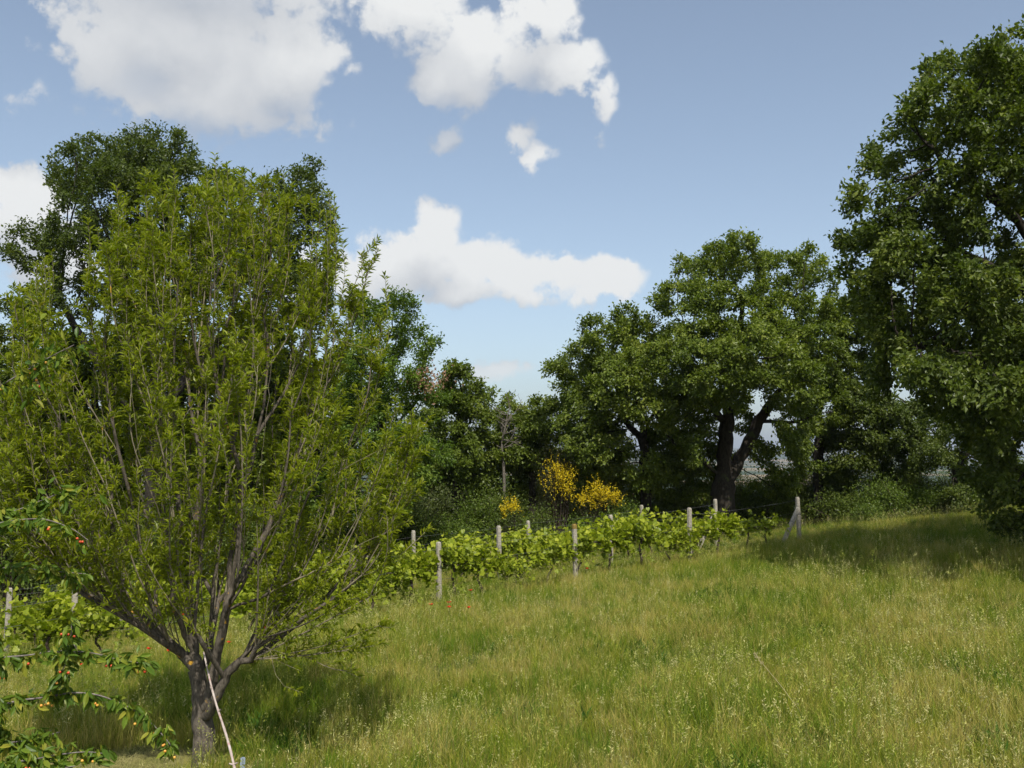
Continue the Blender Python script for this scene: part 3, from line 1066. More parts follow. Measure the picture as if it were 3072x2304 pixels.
SH = [  # px, top, r, Y, leaves, size, material, label
    (1030, 1058, 44, 42.0, 5000, .10, M_SHRUBB, 'pale green rounded bush left of the smallest broom'),
    (985, 1112, 62, 39.5, 6500, .10, M_SHRUBB, 'low bushy green shrub behind the vines between the two rearmost left posts'),
    (925, 1050, 56, 42.0, 6000, .10, M_SHRUBG, 'grey green bush left of the pale rounded bush'),
    (1155, 1098, 42, 39.8, 4200, .09, M_SHRUB, 'small bush behind the vines left of the tall broom'),
    (1345, 1070, 38, 41.0, 3800, .10, M_SHRUBB, 'small green bush right beside the wide broom'),
    (860, 1085, 74, 40.5, 6500, .11, M_SHRUB, 'dark bush under the pale young oak'),
    (1440, 1050, 66, 44.5, 6000, .11, M_SHRUB, 'dark bush beneath the spreading oak left of the forked trunk'),
    (1500, 1070, 50, 45.5, 4600, .11, M_SHRUB, 'dark bush hard left of the forked trunk'),
    (1648, 1020, 60, 45.5, 6000, .11, M_SHRUB, 'dark bush right of the forked trunk, below the sky gap'),
    (1700, 985, 30, 46.5, 2600, .11, M_SHRUB, 'thin dark sapling in the sky gap right of the forked trunk'),
    (1830, 1060, 62, 44.0, 6000, .11, M_SHRUB, 'dark bush right behind the rightmost vineyard end post'),
    (1925, 1035, 58, 43.0, 6500, .10, M_SHRUBB, 'bright green bush at the meadow edge under the right oaks'),
    (1990, 1065, 46, 42.5, 4600, .10, M_SHRUBB, 'lower bright green bush right of the larger bright one'),
    (1868, 1088, 34, 41.5, 2800, .09, M_SHRUBB, 'small pale bush low at the meadow edge'),
    (2090, 1060, 46, 42.0, 4200, .11, M_SHRUB, 'dark bush at the far end of the shaded grass'),
    (2180, 1050, 60, 40.0, 5200, .11, M_SHRUB, 'dark bush behind the right oak boughs at the frame edge'),
    (40, 1040, 120, 37.0, 9000, .12, M_SHRUB, 'dark tall hedge bush at the far left behind the vines'),
    (190, 1050, 110, 38.0, 8500, .12, M_SHRUB, 'second dark hedge bush from the left behind the vines'),
    (350, 1040, 110, 38.5, 8500, .12, M_SHRUB, 'dark hedge bush straight behind the peach trunk'),
    (520, 1060, 100, 38.5, 8000, .12, M_SHRUB, 'dark hedge bush behind the right limbs of the peach'),
    (660, 1050, 96, 39.5, 8000, .12, M_SHRUB, 'dark hedge bush left of the pale young oak'),
    (760, 1090, 70, 40.0, 6000, .11, M_SHRUB, 'dark low bush at the foot of the pale young oak'),
    (1090, 1050, 66, 44.5, 6000, .11, M_SHRUB, 'dark bush at the foot of the dead tree'),
    (1245, 1088, 36, 40.2, 3400, .10, M_SHRUBB, 'low green bush between the foot of the two larger brooms'),
    (1330, 1098, 30, 40.0, 2600, .10, M_SHRUBB, 'low green bush at the right foot of the wide broom'),
    (1260, 1010, 60, 44.0, 6000, .11, M_SHRUB, 'dark bush rising behind the brooms'),
]
for k, (px, top, r, Y, n, s, m, lab) in enumerate(SH):
    shrub('hedge_shrub', lab, px, top, 1120, r, Y, int(n * 1.35 * Q), s, m, 40 + k)


# taller thicket closing the gaps behind the hedge: three forms, copied
def thicket_forms():
    forms = []
    for k in range(3):
        r = shrub('hedge_thicket', 'x', 1100, 880, 1120, 110, 50.0, 14500, .145, M_SHRUB, 90 + k, 'thicket behind the hedge', lumps=9, twigs=90)
        forms.append(r)
    return forms


FORMS = thicket_forms()
F_H = at2(1100, 880, 50)[2] - FORMS[0].location[2]
F_R = 110 * 1024 / 2212 / F * 50
TH = [(40, 900, 150, 47, 'dark thicket at the far left edge behind the hedge'), (250, 920, 150, 48, 'dark thicket behind the left peach limbs'), (470, 930, 140, 48, 'dark thicket behind the middle of the peach'),
      (680, 930, 130, 48, 'dark thicket behind the right part of the peach'), (860, 960, 110, 50, 'dark thicket behind the pale young oak'), (1010, 925, 100, 51, 'dark thicket behind the rounded oak'),
      (1140, 920, 100, 52, 'dark thicket behind the dead tree'), (1270, 930, 100, 51, 'dark thicket behind the tall broom'), (1370, 985, 90, 47, 'dark thicket behind the trunk of the spreading oak'),
      (1470, 985, 90, 46.5, 'dark thicket left of the forked trunk'), (1600, 1010, 70, 47, 'low thicket seen right through the fork of the thick trunk'), (1800, 975, 90, 47.5, 'dark thicket behind the slim straight oak'), (1680, 1015, 70, 46.5, 'low thicket below the sky gap beside the forked trunk'),
      (1900, 985, 90, 47.5, 'dark thicket above the bright green bush'), (2050, 1010, 90, 46, 'dark thicket beyond the shaded grass'), (2170, 1000, 110, 48, 'dark thicket behind the right oak boughs'),
      (2330, 980, 120, 46, 'dark thicket beyond the right frame edge'), (1748, 985, 62, 46.8, 'dark thicket directly behind the rightmost end post'),
      (1960, 1000, 90, 45.5, 'dark thicket right of the bright green bushes')]
for k, (px, top, r, Y, lab) in enumerate(TH):
    x = at2(px, 1000, Y)[0]
    loc = (x, Y, g1(x, Y) - .1)
    src = FORMS[k % 3]
    if k < 3:
        root = src
    else:
        root = src.copy()
        COL.objects.link(root)
        for ch_ in list(src.children):
            c_ = ch_.copy()
            COL.objects.link(c_)
            c_.parent = root
    root.location = loc
    root.rotation_euler = (0, 0, k * 1.3)
    sr = r * 1024 / 2212 / F * Y / F_R
    root.scale = (sr, sr, (at2(px, top, Y)[2] - loc[2]) / F_H)
    root['label'] = lab


src = [o for o in COL.objects if o.get('label', '').startswith('dark rounded oak left')][0]
for k, (px, top, Y, lab) in enumerate([(60, 700, 48, 'dark oak at the far left, low behind the peach crown'), (210, 690, 49, 'dark oak left of the tall oak trunk, behind the peach'), (390, 680, 49, 'dark oak right of the tall oak trunk, behind the peach'),
                                       (540, 690, 48, 'dark oak behind the right half of the peach crown'), (690, 735, 48, 'dark oak between the tall oak and the pale young oak')]):
    x = at2(px, 1000, Y)[0]
    nb = src.copy()
    COL.objects.link(nb)
    for c_ in list(src.children):
        d_ = c_.copy()
        COL.objects.link(d_)
        d_.parent = nb
    nb.location = (x, Y, g1(x, Y))
    nb.rotation_euler = (0, 0, 1 + k * 1.9)
    z_ = (at2(px, top, Y)[2] - nb.location[2]) / (at2(990, 775, 44)[2] - src.location[2])
    nb.scale = (z_ * 1.25, z_ * 1.25, z_)
    nb['label'] = lab

# ------------------------------------------------------------------ vineyard
ROW_DIR = np.array((19.05, 12.0))
ROW_DIR /= np.linalg.norm(ROW_DIR)
ROW_N = np.array((-ROW_DIR[1], ROW_DIR[0]))
ROW_A = math.atan2(ROW_DIR[1], ROW_DIR[0])
P0 = np.array((-9.4, 22.0))


def on_row(px, off):
    """where the sight line of column px (1024) crosses a vine row"""
    u = (px - 512) / F
    o = P0 + ROW_N * off
    t = (u * o[1] - o[0]) / (ROW_DIR[0] - u * ROW_DIR[1])
    q = o + ROW_DIR * t
    return np.array((q[0], q[1], g1(q[0], q[1])))


def post_mesh(name, h, w, seed):
    rng = np.random.default_rng(seed)
    lv = [(-.3, 1.0), (.3, 1.0), (.9, .97), (h - .07, .93), (h - .02, .80), (h, .55)]
    V = []
    for z, s in lv:
        a = w / 2 * s
        c = a * .32
        ring = [(a, -a + c), (a, a - c), (a - c, a), (-a + c, a), (-a, a - c), (-a, -a + c), (-a + c, -a), (a - c, -a)]
        V += [(x + rng.normal(0, .0012), y + rng.normal(0, .0012), z) for x, y in ring]
    V = np.array(V)
    k = 8
    n = len(lv)
    i = np.arange(n - 1)[:, None] * k
    j = np.arange(k)[None]
    q = np.stack([i + j, i + (j + 1) % k, i + k + (j + 1) % k, i + k + j], -1).reshape(-1, 4)
    cap = np.array([[(n - 1) * k + t for t in range(8)]])
    return mesh_np(name, V, [q, cap], M_CONC, False)


POSTM = [post_mesh('vine_post', h, .128, 100 + i) for i, h in enumerate((1.68, 1.74, 1.62, 1.70))]
ties = {}


def tie_mesh(w, z):
    a = w / 2 + .006
    pts = np.array([(a, -a, z), (a, a, z), (-a, a, z), (-a, -a, z), (a, -a, z)])
    return tube_arrays([(pts, np.full(5, .006), 4)])


def make_post(px, off, label, k, lichen=False, rng=random.Random(9)):
    p = on_row(px, off)
    o = obj('vine_post', POSTM[k % 4], None, p)
    o.rotation_euler = (rng.uniform(-.025, .025), rng.uniform(-.03, .03), ROW_A + rng.uniform(-.2, .2))
    tag(o, label, 'post', 'concrete vineyard posts')
    Vt, Ft = tube_arrays([])if False else tie_mesh(.128, 1.05 + .05 * (k % 3))
    obj('wire_tie', mesh_np('wire_tie', Vt, Ft, M_WIRE), o)
    if lichen:
        h = (1.68, 1.74, 1.62, 1.70)[k % 4]
        a = .128 / 2 * .97
        c = a * .33
        ring = [(a, -a + c), (a, a - c), (a - c, a), (-a + c, a), (-a, a - c), (-a, -a + c), (-a + c, -a), (a - c, -a)]
        V = np.array([(x * s, y * s, z) for z, s in ((h - .13, 1.0), (h - .06, 1.0), (h - .015, .90), (h + .006, .62)) for x, y in ring])
        i = np.arange(3)[:, None] * 8
        j = np.arange(8)[None]
        q = np.stack([i + j, i + (j + 1) % 8, i + 8 + (j + 1) % 8, i + 8 + j], -1).reshape(-1, 4)
        obj('lichen_cap', mesh_np('lichen_cap', V, [q, np.array([[24 + t for t in range(8)]])], M_LICH), o)
    return o, p


ROWS = [
    ('front', 0.0, [(-70, 'x'), (81, 'pale concrete post at the left behind the cherry twigs, front vine row'), (206, 'concrete post half hidden straight behind the peach trunk'),
                    (283, 'concrete post seen through the right limbs of the peach tree'), (440, 'concrete post standing clear in grass beside the poppies, front vine row'),
                    (575, 'tall concrete post with orange lichen cap, front vine row'), (688, 'concrete post among the vines left of the rightmost braced post'), (797, 'rightmost concrete end post, propped by a leaning brace')]),
    ('second', 3.65, [(14, 'crooked looking concrete post at the far left edge, second vine row'), (206, 'x'), (369, 'lichen stained post at the right fringe of the peach tree'),
                      (500, 'concrete post whose top shows above the vines, left of the lichen capped post'), (610, 'slim concrete post just right of the lichen capped post'), (715, 'middle one of the three braced end posts, before the forked trunk')]),
    ('rear', 7.9, [(-20, 'x'), (127, 'pale post behind the left limb of the peach tree, rear vine row'), (290, 'x'), (415, 'rear row post left of the post beside the poppies, only its top clear'),
                   (529, 'whitish peeling post top in the rear row below the small broom'), (641, 'leftmost of the three braced end posts, below the wide broom')]),
]
brace_lab = {797: 'leaning concrete brace against the rightmost end post', 715: 'leaning concrete brace against the middle end post', 641: 'leaning concrete brace against the leftmost end post'}
row_posts = {}
kk = 0
for rname, off, posts in ROWS:
    pts = []
    for (px, lab) in posts:
        if lab == 'x' or (rname == 'front' and px == 206):
            pts.append(on_row(px, off))
            continue
        kk += 1
        o, p = make_post(px, off, lab, kk, lichen=(px in (575, 369)))
        pts.append(p)
        if px in brace_lab:
            foot = p.copy()
            foot[:2] -= ROW_DIR * 1.02
            foot[2] = g1(foot[0], foot[1])
            foot[:2] -= ROW_N * .10
            b = obj('brace_post', post_mesh('brace_post', 1.60, .128, 300 + kk), None, foot)
            b.rotation_euler = (0, math.atan2(.90, 1.34), ROW_A)
            tag(b, brace_lab[px], 'post', 'leaning brace posts')
            obj('wire_tie', mesh_np('wire_tie', *tie_mesh(.128, 1.02), M_WIRE), b)
    row_posts[rname] = pts
for rname, off, posts in ROWS:
    pts = row_posts[rname]
    for h, wl in ((1.52, 'top'), (1.12, 'middle'), (.72, 'bottom')):
        P = []
        for a, b in zip(pts[:-1], pts[1:]):
            for t in np.linspace(0, 1, 6)[:-1]:
                q = a * (1 - t) + b * t
                P.append(q + (0, -.06, h - .05 * math.sin(math.pi * t)))
        P.append(pts[-1] + (0, -.06, h))
        Vt, Ft = tube_arrays([(np.array(P), np.full(len(P), .003), 4)])
        tag(obj('trellis_wire', mesh_np('trellis_wire', Vt, Ft, M_WIRE, True)), '%s trellis wire strung along the %s vine row' % (wl, rname), 'wire', 'trellis wires')


def vine_variant(seed, size=1.0, n_shoot=15, per=15):
    rng = np.random.default_rng(seed)
    ch = []
    stem = smooth_path([(0, 0, -.1), (rng.normal(0, .04), rng.normal(0, .03), .25), (rng.normal(0, .06), rng.normal(0, .04), .5), (rng.normal(0, .05), 0, .68)], 9)
    ch.append((stem, np.linspace(.038, .026, 9), 7))
    head = stem[-1]
    roots = [head]
    for s in (-1, 1):
        arm = smooth_path([head, head + (s * .25, rng.normal(0, .03), .05), head + (s * .55 * size, rng.normal(0, .04), .03 + rng.normal(0, .05))], 7)
        ch.append((arm, np.linspace(.022, .012, 7), 5))
        roots += list(arm[1:])
    V1, F1 = tube_arrays(ch)
    sh = []
    pos, dirs = [], []
    for k in range(n_shoot):
        r = roots[rng.integers(len(roots))]
        Ln = rng.uniform(.42, .95) * size
        d = unit(np.array((rng.normal(0, .5), rng.normal(0, .36), rng.uniform(.35, 1.25))))
        p = [r]
        if k % 4 == 0:
            d = unit(np.array((rng.normal(0, .6), rng.normal(0, .5), rng.uniform(-.3, .25))))
            Ln *= .7
        for s in range(7):
            d = unit(d + rng.normal(0, .18, 3) + (0, 0, -.07 - .03 * s))
            p.append(p[-1] + d * Ln / 7)
        p = np.array(p)
        p[:, 2] = np.maximum(p[:, 2], .14)
        sh.append((p, np.linspace(.006, .003, 8), 3))
        for q in range(per):
            t = rng.uniform(.4, 7)
            i = int(t) if t < 7 else 6
            f = t - i
            pos.append(p[i] * (1 - f) + p[i + 1] * f + rng.normal(0, .06, 3))
            dirs.append((rng.normal(), rng.normal(), -.35))
    V2, F2 = tube_arrays(sh)
    pos = np.array(pos)
    n = len(pos)
    nrm = unit(np.array((0, -.35, .75)) + rng.normal(0, .5, (n, 3)))
    ll = rng.uniform(.06, .145, n)
    tint = np.clip(.35 * rng.random(n) + .55 * np.clip((pos[:, 2] - .3) / 1.0, 0, 1) * rng.random(n) + .22, 0, 1)
    return (mesh_np('vine_stem', V1, F1, M_VBARK, True), mesh_np('vine_shoot', V2, F2, M_VINE, True, {'tint': np.full(len(V2), .5)}),
            leaves('vine_leaves', T_VINE, pos, np.array(dirs), nrm, ll, ll * 1.02, M_VINE, tint))


VV = [vine_variant(200 + i, s, ns, pr) for i, (s, ns, pr) in enumerate([(1, 23, 20), (1.05, 25, 20), (.9, 20, 19), (1.15, 26, 21), (.85, 14, 17), (.95, 21, 20)])]
ORD = ['first', 'second', 'third', 'fourth', 'fifth', 'sixth', 'seventh', 'eighth', 'ninth', 'tenth', 'eleventh', 'twelfth', 'thirteenth', 'fourteenth', 'fifteenth', 'sixteenth',
       'seventeenth', 'eighteenth', 'nineteenth', 'twentieth', 'twenty-first', 'twenty-second', 'twenty-third', 'twenty-fourth', 'twenty-fifth', 'twenty-sixth', 'twenty-seventh', 'twenty-eighth']
vr = random.Random(77)
for rname, off, posts in ROWS:
    end = row_posts[rname][-1]
    sp = 1.08
    cnt = 0
    start = 1.45 if rname == 'front' else 1.0
    for k in range(21):
        d = start + k * sp + vr.uniform(-.14, .14)
        
        if k > 3 and vr.random() < .07: continue
        q = end[:2] - ROW_DIR * d
        u = q[0] / q[1] * F + 512
        if u < -45: break
        sv = 4 if (rname == 'front' and k in (0, 1)) else vr.choice([0, 1, 2, 3, 5])
        root = empty('grapevine', (q[0], q[1], g1(q[0], q[1])), ROW_A + vr.choice([0, math.pi]) + vr.uniform(-.12, .12))
        s = vr.uniform(.72, 1.2)
        root.scale = (s, s, s * vr.uniform(.92, 1.28))
        lab = '%s grapevine from the right end of the %s vine row' % (ORD[cnt], rname)
        if rname == 'front' and k == 0: lab = 'small lone grapevine with bare stem, nearest the rightmost end post'
        tag(root, lab, 'grapevine', 'grapevines trained along the wires')
        cnt += 1
        for nm, me in zip(('stem', 'shoots', 'foliage'), VV[sv]):
            obj(nm, me, root)


# ------------------------------------------------------------------ the peach tree
def peach():
    rng = np.random.default_rng(55)
    Yt = 13.0

    def pz(pts):      # 1024 px, dY
        P = [at(p[0], p[1], Yt + (p[2] if len(p) > 2 else 0)) for p in pts]
        L = sum(np.linalg.norm(P[i + 1] - P[i]) for i in range(len(P) - 1))
        S = smooth_path(P, max(5, int(L / .12)))
        S[1:-1] += rng.normal(0, .008, S[1:-1].shape)
        return S
    bx = at(203, 758, Yt)
    gz = g1(bx[0], Yt)
    base = np.array((bx[0], Yt, gz))
    trunk = np.vstack([[base - (0, 0, .15)], pz([(204, 756), (203, 730), (201, 700), (196, 670), (194, 642), (189, 603), (186, 560, .1), (178, 500, .2), (172, 430, .3), (168, 370, .3)])])
    paths = [trunk,
             pz([(193, 664), (178, 650, .05), (163, 636, .1), (130, 605, .2), (100, 573, .3), (73, 534, .4), (63, 498, .5), (45, 460, .6), (25, 400, .7)]),
             pz([(195, 655), (184, 632, -.15), (174, 603, -.3), (169, 565, -.5), (159, 513, -.8), (146, 479, -1.0), (135, 420, -1.2), (128, 350, -1.3)]),
             pz([(198, 672, .1), (209, 653, .25), (211, 613, .5), (217, 565, .7), (225, 510, .9), (232, 450, 1.1), (235, 390, 1.2)]),
             pz([(204, 712, -.05), (211, 690, -.12), (216, 661, -.15), (225, 619, -.2), (230, 594, -.2), (232, 546, -.1), (240, 507, 0), (255, 450, .1), (266, 390, .1)]),
             pz([(226, 613, -.2), (238, 594, -.3), (255, 561, -.4), (268, 534, -.5), (291, 504, -.6), (318, 486, -.7), (345, 468, -.7), (375, 452, -.7), (405, 436, -.7)]),
             pz([(205, 722, -.1), (216, 697, -.2), (226, 678, -.25), (240, 661, -.3), (255, 642, -.3), (268, 630, -.3), (284, 615, -.3), (307, 600, -.3), (335, 573, -.3), (365, 540, -.2)]),
             pz([(228, 610, -.2), (245, 603, -.4), (264, 596, -.5), (293, 582, -.6), (326, 565, -.7), (360, 545, -.7), (390, 530, -.7)]),
             pz([(255, 642, -.3), (264, 645, -.4), (270, 650, -.5), (272, 662, -.5), (276, 676, -.55), (284, 686, -.55)]),
             pz([(255, 642, -.3), (275, 652, -.1), (300, 655, 0), (330, 668, 0), (352, 672, 0)]),
             pz([(189, 603), (180, 560, .6), (165, 500, 1.2), (150, 430, 1.6), (140, 350, 1.8)]),
             pz([(225, 619, -.2), (240, 570, -.9), (255, 500, -1.4), (265, 430, -1.7), (272, 360, -1.8)]),
             pz([(174, 603, -.3), (150, 560, -1.0), (125, 500, -1.5), (105, 430, -1.8), (95, 370, -2.0)]),
             pz([(130, 605, .2), (115, 560, .8), (100, 500, 1.3), (80, 430, 1.6), (70, 360, 1.7)]),
             pz([(230, 594, -.2), (250, 560, .5), (280, 500, 1.0), (310, 440, 1.3), (330, 380, 1.4)]),
             pz([(291, 504, -.6), (310, 450, -.7), (325, 390, -.7), (335, 330, -.7)]),
             pz([(189, 603), (200, 540, -.9), (205, 460, -1.5), (208, 390, -1.8)]),
             ]
    seeds, par = trunk_seeds(paths)
    # the crown: long straight shoots fanning up from the limbs inside a vase-shaped volume
    m = F / Yt

    def prof(py):     # half-width in px at photograph height py
        return np.interp(py, [175, 215, 260, 300, 340, 380, 430, 500, 540, 580], [70, 120, 140, 160, 185, 205, 215, 205, 180, 110])

    def shift(py):
        return np.interp(py, [165, 250, 320, 400, 560], [205, 212, 205, 202, 215])
    targets = []
    while len(targets) < 330:
        py = 178 + 362 * rng.random() ** .92
        a = rng.uniform(0, 2 * math.pi)
        w = prof(py) / m * (1 + .17 * math.sin(3 * a + py / 38) + .10 * math.sin(5 * a - py / 24))
        r = w * math.sqrt(rng.random())
        if r < .5 * w and py > 330 and rng.random() < .75: continue
        targets.append((at(shift(py), 400, Yt)[0] + r * math.cos(a), Yt + .35 + r * math.sin(a) * .75, at(200, py, Yt)[2]))
    for (px, py, rx, ry, k) in [(395, 470, 26, 36, 7), (390, 515, 26, 22, 5), (360, 545, 30, 20, 4), (318, 575, 30, 16, 3), (350, 640, 30, 18, 2), (370, 620, 14, 18, 1),
                                (415, 440, 12, 24, 4), (270, 580, 26, 18, 2), (60, 530, 40, 30, 9), (14, 460, 24, 80, 20), (18, 320, 20, 30, 8), (40, 400, 30, 60, 14), (30, 540, 26, 24, 7), (120, 555, 40, 18, 8), (200, 545, 50, 22, 9), (285, 555, 36, 22, 7), (350, 585, 30, 20, 4)]:
        for _ in range(k):
            targets.append(at(px + rng.normal(0, .5) * rx, py + rng.normal(0, .5) * ry, Yt - .5 + rng.normal(0, .4)))
    P = [np.asarray(q, float) for q in seeds]
    par = list(par)
    shoots = []
    order = np.argsort([t[2] for t in targets])
    n_seed = len(P)
    height0 = base[2] + .9
    for ti in order:
        T = np.asarray(targets[ti])
        A = np.array(P)
        v = T - A
        dist = np.linalg.norm(v, axis=1)
        outw = A - (base + (0, 0, 0))
        outw[:, 2] = 0
        ideal = unit(np.array((0, 0, 1.0)) + .55 * outw / 2.6)
        cosang = (unit(v) * ideal).sum(axis=1)
        cost = np.arccos(np.clip(cosang, -1, 1)) * 1.5 + np.abs(dist - 1.5) * .45 + np.where(A[:, 2] < height0, 3, 0) + np.where((A[:, 0] > base[0] + .75) & (A[:, 2] < base[2] + 2.2), 1.6, 0) + np.where(dist < .35, 2, 0) + rng.random(len(A)) * .5
        o = int(np.argmin(cost))
        O = A[o]
        Ln = dist[o]
        mid = O + (T - O) * .5 + unit(np.array((T[0] - base[0], T[1] - base[1], 0.0))) * .06 * Ln + rng.normal(0, .02, 3) * Ln
        S = smooth_path([O, mid, T], max(4, int(Ln / .13)))
        last = o
        ids = []
        for q in S[1:]:
            P.append(q)
            par.append(last)
            last = len(P) - 1
            ids.append(last)
        shoots.append((ids, Ln))
    twig_nodes = []
    for ids, Ln in shoots:
        n_ = len(ids)
        for j, i in enumerate(ids):
            f = (j + 1) / n_
            if f < .22: continue
            tw = unit(P[i] - P[par[i]])
            for _ in range(rng.poisson(.95 if f < .9 else 2.0)):
                sd = unit(np.cross(tw, rng.normal(0, 1, 3)))
                d = unit(tw * .8 + sd * .75 + (0, 0, .25))
                tl = rng.uniform(.12, .42) * (1.15 - .5 * f)
                k = 2 if tl < .25 else 3
                cur, last = P[i], i
                for q in range(k):
                    d = unit(d + (0, 0, .10) + rng.normal(0, .08, 3))
                    cur = cur + d * tl / k
                    P.append(cur)
                    par.append(last)
                    last = len(P) - 1
                    twig_nodes.append(last)
            if f > .55: twig_nodes.append(i)
    low = [i for i in range(n_seed) if P[i][2] < base[2] + 2.0 and P[i][0] > base[0] + .72]
    for i in low:
        if rng.random() > .55: continue
        d = unit(np.array((rng.normal(.3, .5), rng.normal(0, .5), rng.uniform(-.5, .6))))
        cur, last = P[i], i
        for q in range(3):
            cur = cur + d * rng.uniform(.06, .13)
            P.append(cur)
            par.append(last)
            last = len(P) - 1
            twig_nodes.append(last)
    twig_nodes = set(twig_nodes)
    Pl = list(P)
    pl = list(par)
    P = np.array(P)
    whips = []
    for _ in range(34):
        wx = rng.uniform(15, 345)
        top = float(np.interp(wx, [15, 60, 110, 170, 230, 290, 330, 345], [300, 250, 205, 178, 172, 188, 205, 250]))
        whips.append((wx, top + rng.uniform(40, 75), top + rng.uniform(-22, 12), rng.uniform(-1.4, 1.4)))
    for (px, py0, py1, dy) in whips + [(360, 345, 252, -.6), (384, 350, 275, -.6), (333, 320, 195, -.4), (325, 330, 210, -.2), (12, 330, 285, .2), (35, 330, 262, .1)]:
        j = int(np.argmin(np.linalg.norm(P - at(px, py0, Yt + dy), axis=1)))
        S = smooth_path([P[j], at(px, py0, Yt + dy), at(px + 3, (py0 + py1) / 2, Yt + dy), at(px + 1, py1, Yt + dy)], 14)
        last = j
        for q in S[1:]:
            Pl.append(q)
            pl.append(last)
            last = len(Pl) - 1
            twig_nodes.add(last)
    P = np.array(Pl)
    par = np.array(pl)
    rad, ch, cnt = pipe_any(P, par, .132, .0030)
    z = P[:, 2] - base[2]
    rad = rad * np.where(cnt > .5 * cnt[0], 1 + .25 * np.exp(-np.maximum(z, 0) / .3), 1)
    root = empty('peach_tree', base)
    tag(root, 'multi stemmed peach tree with narrow bright leaves, large in the left foreground', 'tree')
    C = chains_of(P, par, rad, ch, cnt)
    thick = [c for c in C if c[1].max() > .02]
    thinc = [c for c in C if c[1].max() <= .02]
    thick = [(p, r, max(k, 10) if r.max() > .05 else 7) for p, r, k in thick]
    Vt, Ft = tube_arrays(thick)
    obj('trunk', mesh_np('peach_trunk', Vt - base, Ft, M_PBARK, True), root)
    Vt, Ft = tube_arrays(thinc)
    obj('twigs', mesh_np('peach_twigs', Vt - base, Ft, M_TWIG, True), root)
    # leaves along every thin shoot
    li = np.array(sorted(twig_nodes))
    nch = np.array([len(c) for c in ch])
    idx = np.repeat(li, np.where(nch[li] == 0, 12, 5))
    m = len(idx)
    t = rng.random((m, 1))
    pp = P[par[idx]]
    pos = pp * (1 - t) + P[idx] * t
    tw = unit(P[idx] - pp)
    side = unit(np.cross(tw, rng.normal(0, 1, (m, 3))))
    d = unit(tw * .75 + side * .8 + rng.normal(0, .15, (m, 3)) + (0, 0, -.06))
    nn = unit(np.cross(np.cross(d, np.array((0, 0, 1.0))), d) + rng.normal(0, .35, (m, 3)))
    ll = rng.uniform(.055, .12, m)
    tipness = np.clip(1 - cnt[idx] / 4, 0, 1)
    tint = np.clip(.55 * rng.random(m) + .15 + .2 * tipness * rng.random(m) + .12 * (rng.random(len(P))[idx]), 0, 1)
    obj('crown', leaves('peach_crown', T_OVAL, pos - base, d, nn, ll, ll * .20, M_PEACH, tint), root)
    print('peach nodes', len(P), 'leaves', m)


def pipe_any(P, par, r_base, r_tip):
    """pipe model for node lists whose children may come in any order"""
    n = len(P)
    ch = [[] for _ in range(n)]
    for i in range(n):
        if par[i] >= 0: ch[par[i]].append(i)
    order = [0]
    for i in order: order.extend(ch[i])
    cnt = np.zeros(n)
    for i in reversed(order):
        if not ch[i]: cnt[i] = 1
        if par[i] >= 0: cnt[par[i]] += cnt[i]
    e = math.log(r_base / r_tip) / math.log(cnt[0])
    return r_tip * cnt ** e, ch, cnt


peach()


